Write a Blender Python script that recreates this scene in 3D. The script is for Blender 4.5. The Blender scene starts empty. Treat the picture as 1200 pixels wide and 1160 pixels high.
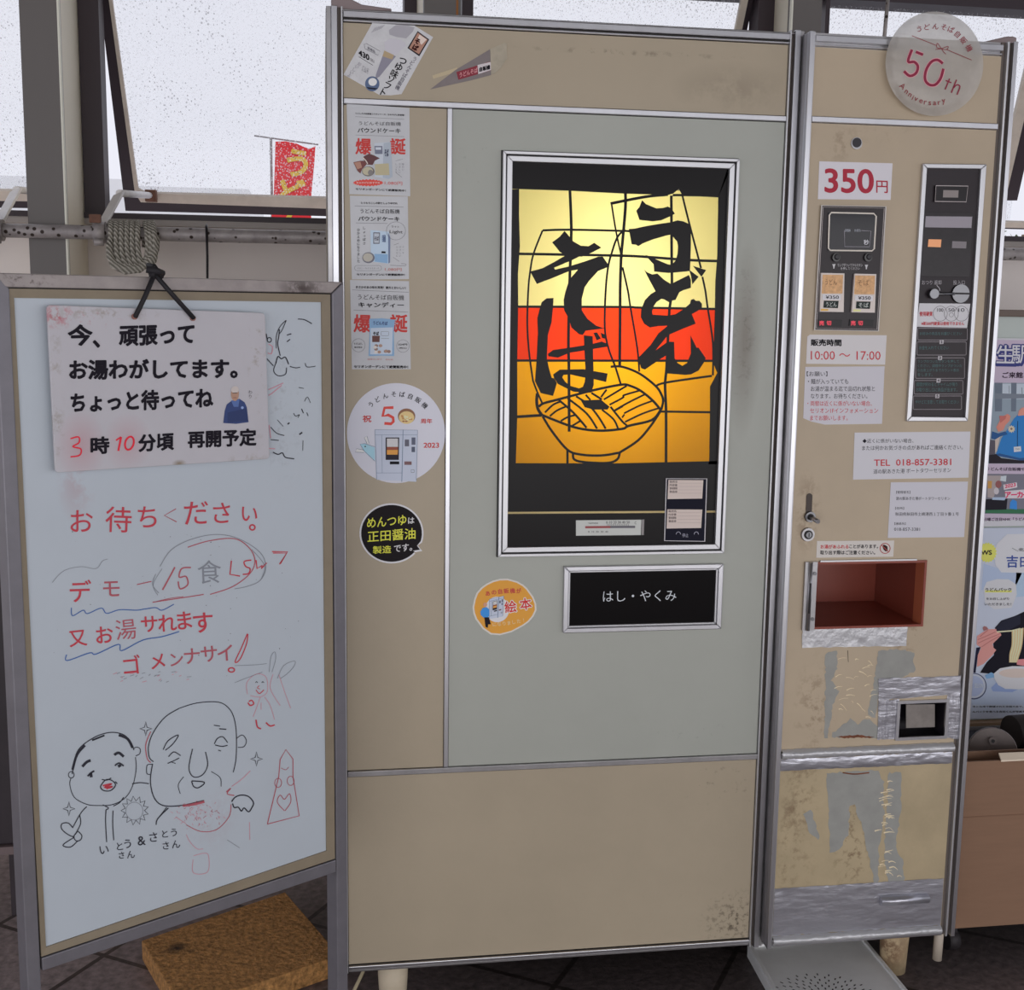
import bpy, bmesh, math, random
from mathutils import Vector, Matrix
random.seed(7)
SC = bpy.context.scene
COL = SC.collection
V = Vector

# ------------------------------------------------------------------ camera, world, lights, exposure
FPX = 1420.03                                   # focal length in pixels of the 1200 px wide frame
CAM = V((-.0376, -2.1547, 1.3401))
YAW, PITCH, ROLL = (math.radians(a) for a in (8.9093, 8.3492, .8037))
FWD = V((math.sin(YAW)*math.cos(PITCH), math.cos(YAW)*math.cos(PITCH), -math.sin(PITCH)))
_x = V((math.cos(YAW), -math.sin(YAW), 0)); _u = _x.cross(FWD)
RGT = _x*math.cos(ROLL) + _u*math.sin(ROLL)
UPV = _u*math.cos(ROLL) - _x*math.sin(ROLL)
cd = bpy.data.cameras.new('camera'); cam = bpy.data.objects.new('camera', cd); COL.objects.link(cam)
cd.sensor_width = 36; cd.sensor_fit = 'HORIZONTAL'; cd.lens = FPX*36/1200; cd.clip_start = .02; cd.clip_end = 200
m3 = Matrix((RGT, UPV, -FWD)).transposed()
cam.matrix_world = Matrix.Translation(CAM) @ m3.to_4x4()
SC.camera = cam
SC.view_settings.view_transform = 'Standard'; SC.view_settings.look = 'None'
SC.view_settings.gamma = 1; SC.view_settings.use_curve_mapping = False
SC.view_settings.exposure = 0.0
wd = bpy.data.worlds.new('overcast_sky'); SC.world = wd; wd.use_nodes = True
wn = wd.node_tree.nodes; wl = wd.node_tree.links
bgn = wn['Background']; bgn.inputs[1].default_value = .93
tcn = wn.new('ShaderNodeTexCoord'); nzn = wn.new('ShaderNodeTexNoise'); nzn.inputs['Scale'].default_value = 1.6
nzn.inputs['Detail'].default_value = 3
rmp = wn.new('ShaderNodeValToRGB')
rmp.color_ramp.elements[0].position = .3; rmp.color_ramp.elements[0].color = (.88, .89, 1.0, 1)
rmp.color_ramp.elements[1].position = .75; rmp.color_ramp.elements[1].color = (.97, .97, 1.04, 1)
wl.new(tcn.outputs['Generated'], nzn.inputs['Vector']); wl.new(nzn.outputs[0], rmp.inputs[0]); wl.new(rmp.outputs[0], bgn.inputs[0])

def area_light(name, loc, target, sx, sy, power, col=(1, 1, 1)):
    ld = bpy.data.lights.new(name, 'AREA'); ld.shape = 'RECTANGLE'; ld.size = sx; ld.size_y = sy
    ld.energy = power; ld.color = col
    lo = bpy.data.objects.new(name, ld); COL.objects.link(lo); lo.location = loc
    lo.rotation_euler = (V(target)-V(loc)).to_track_quat('-Z', 'Y').to_euler()
    return lo
area_light('added_front_fill', (.4, -5.2, 1.02), (.4, 0, .95), 8.0, 1.95, 84, (1.0, .985, .96))  # unseen fill light added on the camera side to brighten the machine
KL = .56                                        # how much light a front-facing surface gets (albedo = photo colour / KL)

# ------------------------------------------------------------------ mapping photo pixels to real planes
def ray(px, py): return FWD + RGT*((px-600)/FPX) - UPV*((py-580)/FPX)
class Pl:
    def __init__(s, o, n): s.o = V(o); s.n = V(n).normalized()
    def at(s, px, py, off=0.0):
        d = ray(px, py); t = ((s.o-CAM).dot(s.n)+off)/d.dot(s.n)
        return CAM + d*t
    def pts(s, ps, off=0.0): return [s.at(p[0], p[1], off) for p in ps]
def atY(px, py, y): return Pl((0, y, 0), (0, -1, 0)).at(px, py)
def atZ(px, py, z): return Pl((0, 0, z), (0, 0, 1)).at(px, py)
PM = Pl((0, 0, 0), (0, -1, 0))                  # main front of the machine
PN = Pl((0, -.0345, 0), (0, -1, 0))             # coin door, slightly proud
BA = math.radians(33.9754)
BD = V((math.cos(BA), math.sin(BA), 0)); BN = V((math.sin(BA), -math.cos(BA), 0))
PB = Pl((-.4301, -.4867, 0), BN)                # whiteboard face
PP = Pl((0, .55, 0), (0, -1, 0))                # posters
PW = Pl((0, 1.0, 0), (0, -1, 0))                # window wall
TILT = .6
PS = Pl((0, 1.03, 2.1), V((0, -1, -TILT)))      # glass of the tilted sashes
def Z(ox, oy, s):
    return lambda *a: [(ox+x/s, oy+y/s) for x, y in a]

# ------------------------------------------------------------------ materials
def s2l(c): c /= 255.0; return c/12.92 if c <= .04045 else ((c+.055)/1.055)**2.4
def alb(rgb): return tuple(min(.93, s2l(c)/KL) for c in rgb) + (1,)
_mc = {}
def mat(name, rgb, rough=.55, metal=0.0, vary=0.0, vscale=8, bump=0.0, bscale=40, raw=False, spec=.5, stretch=None):
    if name in _mc: return _mc[name]
    m = bpy.data.materials.new(name); m.use_nodes = True; n = m.node_tree.nodes; l = m.node_tree.links
    b = n['Principled BSDF']; c = tuple(rgb)+(1,) if raw else alb(rgb)
    b.inputs['Base Color'].default_value = c; b.inputs['Roughness'].default_value = rough
    b.inputs['Metallic'].default_value = metal; b.inputs['Specular IOR Level'].default_value = spec
    if vary or bump:
        g = n.new('ShaderNodeNewGeometry'); src = g.outputs['Position']
        if stretch:
            mp = n.new('ShaderNodeMapping'); mp.inputs['Scale'].default_value = stretch
            l.new(src, mp.inputs['Vector']); src = mp.outputs['Vector']
    if vary:
        t = n.new('ShaderNodeTexNoise'); t.inputs['Scale'].default_value = vscale; t.inputs['Detail'].default_value = 6
        t.inputs['Roughness'].default_value = .65
        r = n.new('ShaderNodeValToRGB'); r.color_ramp.elements[0].position = .3; r.color_ramp.elements[1].position = .7
        r.color_ramp.elements[0].color = tuple(v*(1-vary) for v in c[:3])+(1,)
        r.color_ramp.elements[1].color = tuple(min(.95, v*(1+vary*.6)) for v in c[:3])+(1,)
        l.new(src, t.inputs['Vector']); l.new(t.outputs[0], r.inputs[0]); l.new(r.outputs[0], b.inputs['Base Color'])
    if bump:
        t2 = n.new('ShaderNodeTexNoise'); t2.inputs['Scale'].default_value = bscale; t2.inputs['Detail'].default_value = 4
        bm = n.new('ShaderNodeBump'); bm.inputs['Strength'].default_value = bump; bm.inputs['Distance'].default_value = .01
        l.new(src, t2.inputs['Vector']); l.new(t2.outputs[0], bm.inputs['Height']); l.new(bm.outputs[0], b.inputs['Normal'])
    _mc[name] = m
    return m
def C(r, g, b, rough=.6): return mat('print_%d_%d_%d' % (r, g, b), (r, g, b) if max(r, g, b) > 75 else (r*.72, g*.72, b*.72), rough, spec=.5 if max(r, g, b) > 75 else .12)
def emis(name, rgb, strength, base=(.1, .1, .1)):
    m = mat(name, base, raw=True); b = m.node_tree.nodes['Principled BSDF']
    b.inputs['Emission Color'].default_value = tuple(s2l(c) for c in rgb)+(1,); b.inputs['Emission Strength'].default_value = strength
    return m
def grime_and_shade(m, spots, dark=(.05, .035, .02)):
    """wear, dirt and painted shade of a fixed shape: spots = (x, y, z, rx, ry, rz, amount, noise scale, threshold)"""
    n = m.node_tree.nodes; l = m.node_tree.links; b = n['Principled BSDF']; g = n.new('ShaderNodeNewGeometry')
    bc = b.inputs['Base Color']
    for sx, sy, sz, rx, ry, rz, amt, ns, th in spots:
        mp = n.new('ShaderNodeMapping'); mp.vector_type = 'POINT'
        mp.inputs['Location'].default_value = (-sx/rx, -sy/ry, -sz/rz); mp.inputs['Scale'].default_value = (1/rx, 1/ry, 1/rz)
        ln = n.new('ShaderNodeVectorMath'); ln.operation = 'LENGTH'
        fr = n.new('ShaderNodeMapRange'); fr.inputs[1].default_value = 1; fr.inputs[2].default_value = .1
        t = n.new('ShaderNodeTexNoise'); t.inputs['Scale'].default_value = ns; t.inputs['Detail'].default_value = 5; t.inputs['Roughness'].default_value = .7
        tr = n.new('ShaderNodeMapRange'); tr.inputs[1].default_value = th; tr.inputs[2].default_value = th+.12
        mu = n.new('ShaderNodeMath'); mu.operation = 'MULTIPLY'; mu2 = n.new('ShaderNodeMath'); mu2.operation = 'MULTIPLY'; mu2.inputs[1].default_value = amt
        mx = n.new('ShaderNodeMix'); mx.data_type = 'RGBA'; mx.inputs[7].default_value = tuple(dark)+(1,)
        l.new(g.outputs['Position'], mp.inputs['Vector']); l.new(mp.outputs[0], ln.inputs[0]); l.new(ln.outputs['Value'], fr.inputs[0])
        l.new(g.outputs['Position'], t.inputs['Vector']); l.new(t.outputs[0], tr.inputs[0])
        l.new(fr.outputs[0], mu.inputs[0]); l.new(tr.outputs[0], mu.inputs[1]); l.new(mu.outputs[0], mu2.inputs[0]); l.new(mu2.outputs[0], mx.inputs[0])
        if bc.is_linked:
            src = bc.links[0].from_socket; l.remove(bc.links[0]); l.new(src, mx.inputs[6])
        else: mx.inputs[6].default_value = bc.default_value[:]
        l.new(mx.outputs[2], bc)
    return m

CREAM = (141, 130, 112); GREEN = (138, 140, 133)
cream = mat('cream_enamel', CREAM, .42, vary=.07, vscale=3.5, bump=.03, bscale=60)
sage = mat('pale_green_enamel', GREEN, .4, vary=.05, vscale=3, bump=.05, bscale=25)
alu = mat('aluminium', (.58, .58, .61), .3, 1.0, raw=True, vary=.08, vscale=20, stretch=(1, 1, .15))
alud = mat('dull_aluminium', (.42, .41, .42), .36, .9, raw=True, vary=.15, vscale=25)
white_alu = mat('pale_aluminium', (.60, .60, .62), .38, .8, raw=True)
blackp = mat('black_plastic', (26, 23, 25), .3, spec=.25)
darkgap = mat('dark_seam', (20, 18, 18), .7)
groove = mat('rail_groove', (84, 76, 71), .6)
bezel = mat('dark_bronze_frame', (42, 33, 38), .5)
paper = mat('white_paper', (184, 182, 188), .6)
chrome = mat('chrome', (.2, .2, .21), .3, 1.0, raw=True)
INK = C(34, 31, 38); RED = C(164, 38, 48)

# ------------------------------------------------------------------ mesh building
class MB:
    def __init__(s): s.v = []; s.f = []; s.m = []; s.mats = []; s.sm = []
    def mi(s, m):
        if m not in s.mats: s.mats.append(m)
        return s.mats.index(m)
    def add(s, vs, fs, m, smooth=False):
        o = len(s.v); s.v += [V(a) for a in vs]; k = s.mi(m)
        for f in fs: s.f.append([o+i for i in f]); s.m.append(k); s.sm.append(smooth)
        return s
    def poly(s, pts, m): return s.add(pts, [range(len(pts))], m)
    def slab(s, pts, d, m):
        n = len(pts); d = V(d)
        return s.add(list(pts)+[V(p)+d for p in pts], [list(range(n)), list(range(2*n-1, n-1, -1))]+[[i, (i+1) % n, n+(i+1) % n, n+i] for i in range(n)], m)
    def box(s, x0, x1, y0, y1, z0, z1, m):
        return s.slab([(x0, y0, z0), (x1, y0, z0), (x1, y0, z1), (x0, y0, z1)], (0, y1-y0, 0), m)
    def tube(s, path, r, m, seg=8, caps=True, closed=False):
        path = [V(p) for p in path]; n = len(path); rs = r if isinstance(r, (list, tuple)) else [r]*n
        vs = []; up = None
        for i, p in enumerate(path):
            if closed: t = path[(i+1) % n]-path[i-1]
            else: t = path[min(i+1, n-1)]-path[max(i-1, 0)]
            t.normalize()
            if up is None:
                up = V((0, 0, 1)) if abs(t.z) < .9 else V((1, 0, 0))
            a = t.cross(up)
            if a.length < 1e-4: a = t.cross(V((0, 1, 0)))
            a.normalize(); up = a.cross(t).normalized(); b = up
            for k in range(seg):
                w = 2*math.pi*k/seg; vs.append(p+(a*math.cos(w)+b*math.sin(w))*rs[i])
        fs = []
        for i in range(n if closed else n-1):
            j = (i+1) % n
            for k in range(seg):
                k2 = (k+1) % seg; fs.append([i*seg+k, i*seg+k2, j*seg+k2, j*seg+k])
        s.add(vs, fs, m, True)
        if caps and not closed:
            o = len(s.v)-len(vs); mi = s.mi(m)
            s.f.append([o+k for k in range(seg)]); s.m.append(mi); s.sm.append(False)
            s.f.append([o+(n-1)*seg+k for k in range(seg)]); s.m.append(mi); s.sm.append(False)
        return s
    def cyl(s, p0, p1, r0, m, r1=None, seg=24): return s.tube([p0, p1], [r0, r0 if r1 is None else r1], m, seg)
    def build(s, name, parent=None, bevel=0.0, weld=False):
        me = bpy.data.meshes.new(name); off = V((0, 0, 0)); q = parent
        while q is not None: off += V(q.location); q = q.parent
        me.from_pydata([tuple(a-off) for a in s.v], [], s.f)
        for m in s.mats: me.materials.append(m)
        for p, k, sm in zip(me.polygons, s.m, s.sm): p.material_index = k; p.use_smooth = sm
        bm = bmesh.new(); bm.from_mesh(me)
        if weld: bmesh.ops.remove_doubles(bm, verts=bm.verts, dist=1e-5)
        bmesh.ops.recalc_face_normals(bm, faces=bm.faces); bm.to_mesh(me); bm.free()
        o = bpy.data.objects.new(name, me); COL.objects.link(o)
        if parent is not None: o.parent = parent
        if bevel:
            md = o.modifiers.new('bevel', 'BEVEL'); md.width = bevel; md.segments = 2; md.limit_method = 'ANGLE'; md.angle_limit = .7
        return o
    # ---- things laid out on a plane, given in photo pixels of that plane
    def flat(s, pl, ps, m, off=0.0005): return s.poly(pl.pts(ps, off), m)
    def sheet(s, pl, ps, m, off=.0006, th=.0006):
        return s.slab(pl.pts(ps, off), -pl.n*th, m)
    def disc(s, pl, cx, cy, rx, ry, m, off=.0005, n=40, a0=0, th=0):
        ps = [(cx+rx*math.cos(2*math.pi*i/n), cy+ry*math.sin(2*math.pi*i/n)) for i in range(n)]
        return s.sheet(pl, ps, m, off, th) if th else s.flat(pl, ps, m, off)
    def ribbon(s, pl, ps, w, m, off=.0005, smooth=True, closed=False):
        ps = [V((p[0], p[1])) for p in ps]
        if smooth and len(ps) > 2:
            q = []; n = len(ps)
            for i in range(n if closed else n-1):
                p1, p2 = ps[i], ps[(i+1) % n]
                p0 = ps[i-1] if (closed or i > 0) else p1; p3 = ps[(i+2) % n] if (closed or i+2 < n) else p2
                for k in range(5):
                    t = k/5.0
                    q.append(.5*((2*p1)+(p2-p0)*t+(2*p0-5*p1+4*p2-p3)*t*t+(3*p1-p0-3*p2+p3)*t**3))
            if not closed: q.append(ps[-1])
            ps = q
        n = len(ps); vs = []; fs = []
        for i, p in enumerate(ps):
            if closed: d = ps[(i+1) % n]-ps[i-1]
            else: d = ps[min(i+1, n-1)]-ps[max(i-1, 0)]
            if d.length < 1e-6: d = V((1, 0))
            d.normalize(); nn = V((-d.y, d.x)); ww = (w if not isinstance(w, (list, tuple)) else w[0]+(w[1]-w[0])*i/max(1, n-1))/2
            for sg in (1, -1):
                a = p+nn*ww*sg; vs.append(pl.at(a.x, a.y, off))
        for i in range(n if closed else n-1):
            j = (i+1) % n; fs.append([2*i, 2*i+1, 2*j+1, 2*j])
        return s.add(vs, fs, m)
    def rrect(s, pl, x0, y0, x1, y1, w, m, off=.0006, r=1.5):
        ps = []
        for cx, cy, a in ((x1-r, y0+r, -90), (x1-r, y1-r, 0), (x0+r, y1-r, 90), (x0+r, y0+r, 180)):
            for k in range(4):
                t = math.radians(a+30*k); ps.append((cx+r*math.cos(t), cy+r*math.sin(t)))
        return s.ribbon(pl, ps, w, m, off, False, True)
    def text(s, pl, body, p0, p1, h, m, bold=0.0, off=.0009):
        vs, fs, bb = glyphs(body, bold); sx = bb[1]-bb[0]; sy = bb[3]-bb[2]
        q = []
        for x, y, lz in vs:
            a = (x-bb[0])/sx; b = (y-bb[2])/sy
            q.append(pl.at(p0[0]+a*(p1[0]-p0[0]), p0[1]+a*(p1[1]-p0[1])-b*h, off+lz))
        return s.add(q, fs, m)
    def line(s, pl, body, box, m, bold=0.0, off=.0009, f=None):
        """box = (x0, ytop, x1, ybottom[, rise at the right end]) in crop pixels mapped by f"""
        x0, y0, x1, y1 = box[:4]; dy = box[4] if len(box) > 4 else 0
        a, b, c = f((x0, y1), (x1, y1+dy), (x0, y0))
        return s.text(pl, body, a, b, a[1]-c[1], m, bold, off)
    def glyph(s, pl, ch, cx, cy, size, ang, m, bold=0.0, off=.0009, sx=1.0):
        vs, fs, bb = glyphs(ch, bold); ca, sa = math.cos(math.radians(ang)), math.sin(math.radians(ang))
        mx = (bb[0]+bb[1])/2; my = (bb[2]+bb[3])/2 if ch not in 'っゃょー、。' else .37
        q = []
        for x, y, lz in vs:
            u = (x-mx)*size*sx; w = -(y-my)*size
            q.append(pl.at(cx+u*ca-w*sa, cy+u*sa+w*ca, off+lz))
        return s.add(q, fs, m)
    def arc(s, pl, body, cx, cy, rx, ry, a0, a1, size, m, bold=0.0, off=.0009, inward=False):
        n = len(body)
        for i, ch in enumerate(body):
            t = a0+(a1-a0)*i/max(1, n-1); r = math.radians(t)
            s.glyph(pl, ch, cx+rx*math.sin(r), cy-ry*math.cos(r), size, t+180 if inward else t, m, bold, off)
        return s
_gc = {}
def glyphs(body, bold):
    key = (body, bold)
    if key in _gc: return _gc[key]
    if bold > 0:                                     # heavier weight: the outline struck several times side by side
        v0, f0, bb = glyphs(body, 0.0); vs = []; fs = []
        n = 16 if bold >= .03 else 8 if bold >= .02 else 5
        for i in range(n):
            a = 2*math.pi*i/n; o = len(vs)
            vs += [(x+bold*math.cos(a), y+bold*math.sin(a), i*2.4e-4/n) for x, y, _ in v0]; fs += [[o+j for j in f] for f in f0]
        _gc[key] = (vs, fs, (bb[0]-bold, bb[1]+bold, bb[2]-bold, bb[3]+bold)); return _gc[key]
    cu = bpy.data.curves.new('t', 'FONT'); cu.body = body; cu.resolution_u = 6 if len(body) <= 4 else 2; cu.offset = bold
    o = bpy.data.objects.new('t', cu); COL.objects.link(o); bpy.context.view_layer.update()
    me = o.to_mesh()
    vs = [(v.co.x, v.co.y, 0.0) for v in me.vertices]; fs = [list(p.vertices) for p in me.polygons]
    o.to_mesh_clear(); bpy.data.objects.remove(o); bpy.data.curves.remove(cu)
    xs = [a[0] for a in vs]; ys = [a[1] for a in vs]
    _gc[key] = (vs, fs, (min(xs), max(xs), min(ys), max(ys)))
    return _gc[key]

def tag(o, label=None, cat=None, group=None, kind=None):
    if label: o['label'] = label
    if cat: o['category'] = cat
    if group: o['group'] = group
    if kind: o['kind'] = kind
    return o
def thing(name, label, cat, loc=(0, 0, 0), group=None):
    o = bpy.data.objects.new(name, None); o.empty_display_size = .05; COL.objects.link(o); o.location = loc
    return tag(o, label, cat, group)
def struct(mb, name, parent=None, bevel=0.0):
    o = mb.build(name, parent, bevel)
    if parent is None: o['kind'] = 'structure'
    return o
def holes(mb, x0, x1, z0, z1, hs, y0, y1, m):
    """a sheet x0..x1, z0..z1 between depths y0 and y1 with rectangular openings"""
    xs = sorted({x0, x1} | {min(max(v, x0), x1) for h in hs for v in h[:2]}); zs = sorted({z0, z1} | {min(max(v, z0), z1) for h in hs for v in h[2:]})
    inside = lambda x, z: any(h[0] < x < h[1] and h[2] < z < h[3] for h in hs)
    idx = {}; vs = []
    def vi(x, y, z):
        if (x, y, z) not in idx: idx[(x, y, z)] = len(vs); vs.append((x, y, z))
        return idx[(x, y, z)]
    solid = lambda i, j: 0 <= i < len(xs)-1 and 0 <= j < len(zs)-1 and not inside((xs[i]+xs[i+1])/2, (zs[j]+zs[j+1])/2)
    fs = []
    for i in range(len(xs)-1):
        for j in range(len(zs)-1):
            if not solid(i, j): continue
            a, b, c, d = (xs[i], zs[j]), (xs[i+1], zs[j]), (xs[i+1], zs[j+1]), (xs[i], zs[j+1])
            for y in (y0, y1): fs.append([vi(p[0], y, p[1]) for p in (a, b, c, d)])
            for p, q, ni, nj in ((a, b, i, j-1), (b, c, i+1, j), (c, d, i, j+1), (d, a, i-1, j)):
                if not solid(ni, nj): fs.append([vi(p[0], y0, p[1]), vi(q[0], y0, q[1]), vi(q[0], y1, q[1]), vi(p[0], y1, p[1])])
    mb.add(vs, fs, m); return mb
def rect(pl, tl, tr, br, bl):
    a, b, c, d = pl.pts((tl, tr, br, bl))
    return ((a.x+d.x)/2, (b.x+c.x)/2, (c.z+d.z)/2, (a.z+b.z)/2)      # x0, x1, z0, z1
def ring(mb, r, w, y0, y1, m):
    """a mitred frame: r = outer rectangle, w = width"""
    x0, x1, z0, z1 = r; o = [(x0, z0), (x1, z0), (x1, z1), (x0, z1)]; i = [(x0+w, z0+w), (x1-w, z0+w), (x1-w, z1-w), (x0+w, z1-w)]
    for k in range(4):
        j = (k+1) % 4
        mb.slab([(p[0], y0, p[1]) for p in (o[k], o[j], i[j], i[k])], (0, y1-y0, 0), m)
    return mb
def jag(ps, amp, step=6, seed=1):
    rn = random.Random(seed); out = []; n = len(ps)
    for i in range(n):
        a, b = V(ps[i]), V(ps[(i+1) % n]); k = max(1, int((b-a).length/step))
        for t in range(k):
            p = a+(b-a)*(t/k); out.append((p.x+rn.uniform(-amp, amp), p.y+rn.uniform(-amp, amp)))
    return out
# ------------------------------------------------------------------ setting: floor, window wall, outdoors
def tile_mat():
    m = mat('stone_tile', (86, 76, 76), .55, raw=False); n = m.node_tree.nodes; l = m.node_tree.links; b = n['Principled BSDF']
    g = n.new('ShaderNodeNewGeometry'); mp = n.new('ShaderNodeMapping'); mp.inputs['Rotation'].default_value = (0, 0, math.radians(33))
    br = n.new('ShaderNodeTexBrick'); br.offset = 0; br.inputs['Scale'].default_value = 1; br.inputs['Mortar Size'].default_value = .006
    br.inputs['Brick Width'].default_value = .3; br.inputs['Row Height'].default_value = .3
    br.inputs['Color1'].default_value = (.27, .215, .215, 1); br.inputs['Color2'].default_value = (.34, .28, .275, 1)
    br.inputs['Mortar'].default_value = (.075, .055, .05, 1)
    t = n.new('ShaderNodeTexNoise'); t.inputs['Scale'].default_value = 60; t.inputs['Detail'].default_value = 5
    mx = n.new('ShaderNodeMix'); mx.data_type = 'RGBA'; mx.blend_type = 'MULTIPLY'; mx.inputs[0].default_value = .8
    r = n.new('ShaderNodeValToRGB'); r.color_ramp.elements[0].position = .3; r.color_ramp.elements[0].color = (.45, .45, .45, 1); r.color_ramp.elements[1].position = .7; r.color_ramp.elements[1].color = (1.25, 1.2, 1.2, 1)
    l.new(g.outputs['Position'], mp.inputs['Vector']); l.new(mp.outputs[0], br.inputs['Vector']); l.new(g.outputs['Position'], t.inputs['Vector'])
    l.new(t.outputs[0], r.inputs[0]); l.new(br.outputs[0], mx.inputs[6]); l.new(r.outputs[0], mx.inputs[7]); l.new(mx.outputs[2], b.inputs['Base Color'])
    grime_and_shade(m, [(.42, .42, 0, .75, .7, .3, .97, 3, -.2), (.98, .42, 0, .8, .72, .3, .97, 3, -.2), (1.55, .45, 0, .7, .7, .3, .95, 3, -.2)], (.004, .003, .003))  # dark spots paint the shade under machine and dolly into the tile colour
    bp = n.new('ShaderNodeBump'); bp.inputs['Strength'].default_value = .25; bp.inputs['Distance'].default_value = .01
    l.new(t.outputs[0], bp.inputs['Height']); l.new(bp.outputs[0], b.inputs['Normal'])
    return m
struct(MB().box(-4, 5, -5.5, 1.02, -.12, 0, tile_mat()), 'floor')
struct(MB().box(-14, 16, 1.1, 26, -.3, -.12, mat('wet_paving', (150, 150, 152), .6, vary=.2, vscale=1)), 'ground')

struct(MB().box(-4, 5, -5.5, 1.02, 2.75, 2.85, mat('ceiling_paint', (84, 81, 78), .8)), 'ceiling')
wallm = mat('wall_paint', (186, 179, 175), .6, vary=.05, vscale=2)
z_rail1 = PW.at(200, 252.5).z; z_rail0 = PW.at(200, 259).z; z_sill = PW.at(200, 266).z
struct(MB().box(-4, 5, 1.0, 1.1, 0, z_sill, wallm), 'wall_back')
struct(MB().box(-4, 5, .965, 1.1, z_sill, z_rail0, mat('sill_paint', (136, 130, 126), .5)), 'trim_1')
z_top = PW.at(1000, 5).z
def colx(px, py, y): return atY(px, py, y).x
YC = .745
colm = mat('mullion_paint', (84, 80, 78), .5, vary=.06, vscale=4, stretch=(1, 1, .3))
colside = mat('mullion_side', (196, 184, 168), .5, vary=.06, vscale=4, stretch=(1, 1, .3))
stainm = mat('rust_streak', (122, 78, 40), .7)
cream_edge = mat('mullion_edge', (196, 190, 178), .5)
c1 = (colx(28, 150, YC), colx(73, 150, YC)); c2 = (colx(497, 12, YC), colx(540, 12, YC)); c3 = (colx(928, 20, YC+.1), colx(963, 20, YC+.1))
for i, (a, b) in enumerate((c1, c2, c3)):
    k = MB(); yf = YC+(.1 if i == 2 else 0)
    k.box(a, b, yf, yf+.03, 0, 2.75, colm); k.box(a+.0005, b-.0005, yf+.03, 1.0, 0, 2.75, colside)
    if i == 0: k.box(b-.002, b+.003, yf-.003, yf+.012, 0, 2.75, cream_edge)
    if i == 1:
        k.box(a+.073, a+.079, yf-.001, yf+.01, 1.6, 2.6, stainm)
    if i == 2: k.box(a-.003, a+.002, yf-.003, yf+.012, 0, 2.75, cream_edge)
    struct(k, 'trim_%d' % (i+2), bevel=.002)

# glass with rain on it
def rain_glass():
    m = bpy.data.materials.new('rain_spotted_glass'); m.use_nodes = True; n = m.node_tree.nodes; l = m.node_tree.links
    n.remove(n['Principled BSDF']); out = n['Material Output']
    g = n.new('ShaderNodeNewGeometry'); mp = n.new('ShaderNodeMapping'); mp.inputs['Scale'].default_value = (1, 1, .75)
    l.new(g.outputs['Position'], mp.inputs['Vector'])
    nz = n.new('ShaderNodeTexNoise'); nz.inputs['Scale'].default_value = 9; l.new(g.outputs['Position'], nz.inputs['Vector'])
    vo = n.new('ShaderNodeTexVoronoi'); vo.inputs['Scale'].default_value = 92; vo.inputs['Randomness'].default_value = 1; l.new(mp.outputs[0], vo.inputs['Vector'])
    ad = n.new('ShaderNodeMath'); ad.operation = 'MULTIPLY_ADD'; ad.inputs[1].default_value = -.32; l.new(nz.outputs[0], ad.inputs[0]); l.new(vo.outputs['Distance'], ad.inputs[2])
    dr = n.new('ShaderNodeMapRange'); dr.inputs[1].default_value = .0; dr.inputs[2].default_value = -.05; dr.inputs[4].default_value = .5; l.new(ad.outputs[0], dr.inputs[0])
    tr = n.new('ShaderNodeBsdfTransparent'); tr.inputs[0].default_value = (.97, .975, .98, 1)
    di = n.new('ShaderNodeBsdfDiffuse'); di.inputs[0].default_value = (.34, .33, .35, 1)
    gl = n.new('ShaderNodeBsdfGlossy'); gl.inputs['Roughness'].default_value = .05; gl.inputs[0].default_value = (1, 1, 1, 1)
    m1 = n.new('ShaderNodeMixShader'); l.new(dr.outputs[0], m1.inputs[0]); l.new(tr.outputs[0], m1.inputs[1]); l.new(di.outputs[0], m1.inputs[2])
    v2 = n.new('ShaderNodeTexVoronoi'); v2.inputs['Scale'].default_value = 150; l.new(mp.outputs[0], v2.inputs['Vector'])
    d2 = n.new('ShaderNodeMapRange'); d2.inputs[1].default_value = .34; d2.inputs[2].default_value = .22; d2.inputs[4].default_value = .45; l.new(v2.outputs['Distance'], d2.inputs[0])
    tl = n.new('ShaderNodeBsdfTranslucent'); tl.inputs[0].default_value = (.97, .97, .97, 1)
    m3 = n.new('ShaderNodeMixShader'); l.new(d2.outputs[0], m3.inputs[0]); l.new(m1.outputs[0], m3.inputs[1]); l.new(tl.outputs[0], m3.inputs[2]); m1 = m3
    m2 = n.new('ShaderNodeMixShader'); m2.inputs[0].default_value = .03; l.new(m1.outputs[0], m2.inputs[1]); l.new(gl.outputs[0], m2.inputs[2])
    l.new(m2.outputs[0], out.inputs[0])
    return m
RG = rain_glass()
beige = mat('sash_bead', (168, 158, 146), .5, vary=.12, vscale=18)
def jamb(k, x0, x1): k.box(x0, x1, .97, 1.04, z_rail0, 2.75, bezel)
frz = lambda k, x0, x1: k.box(x0, x1, .96, 1.05, z_rail0, z_rail1, bezel)
def window(n, x0, x1, jambs, glass, sash, bead):
    k = MB(); frz(k, x0, x1); k.box(x0, x1, .96, 1.05, z_top, z_top+.07, bezel)
    for a, b in jambs: jamb(k, a, b)
    w = struct(k, 'window_%d' % n)
    s = MB()
    for ps in sash: s.slab(PS.pts(ps, -.012), -PS.n*.035, bezel)
    s.build('sash', w)
    if bead:
        s = MB()
        for ps in bead: s.slab(PS.pts(ps, 0), -PS.n*.012, beige)
        s.build('sash_bead', w)
    MB().slab(PS.pts(glass, -.02), -PS.n*.004, RG).build('pane', w)
wx = lambda px, py=100: PW.at(px, py).x
window(1, -1.9, c1[0]+.04, [], [(-260, -40), (36, -40), (36, 236), (-260, 230)],
       [[(-260, 232), (40, 236), (40, 244), (-260, 240)]], [[(-260, 219), (40, 224), (40, 236), (-260, 232)]])
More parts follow.
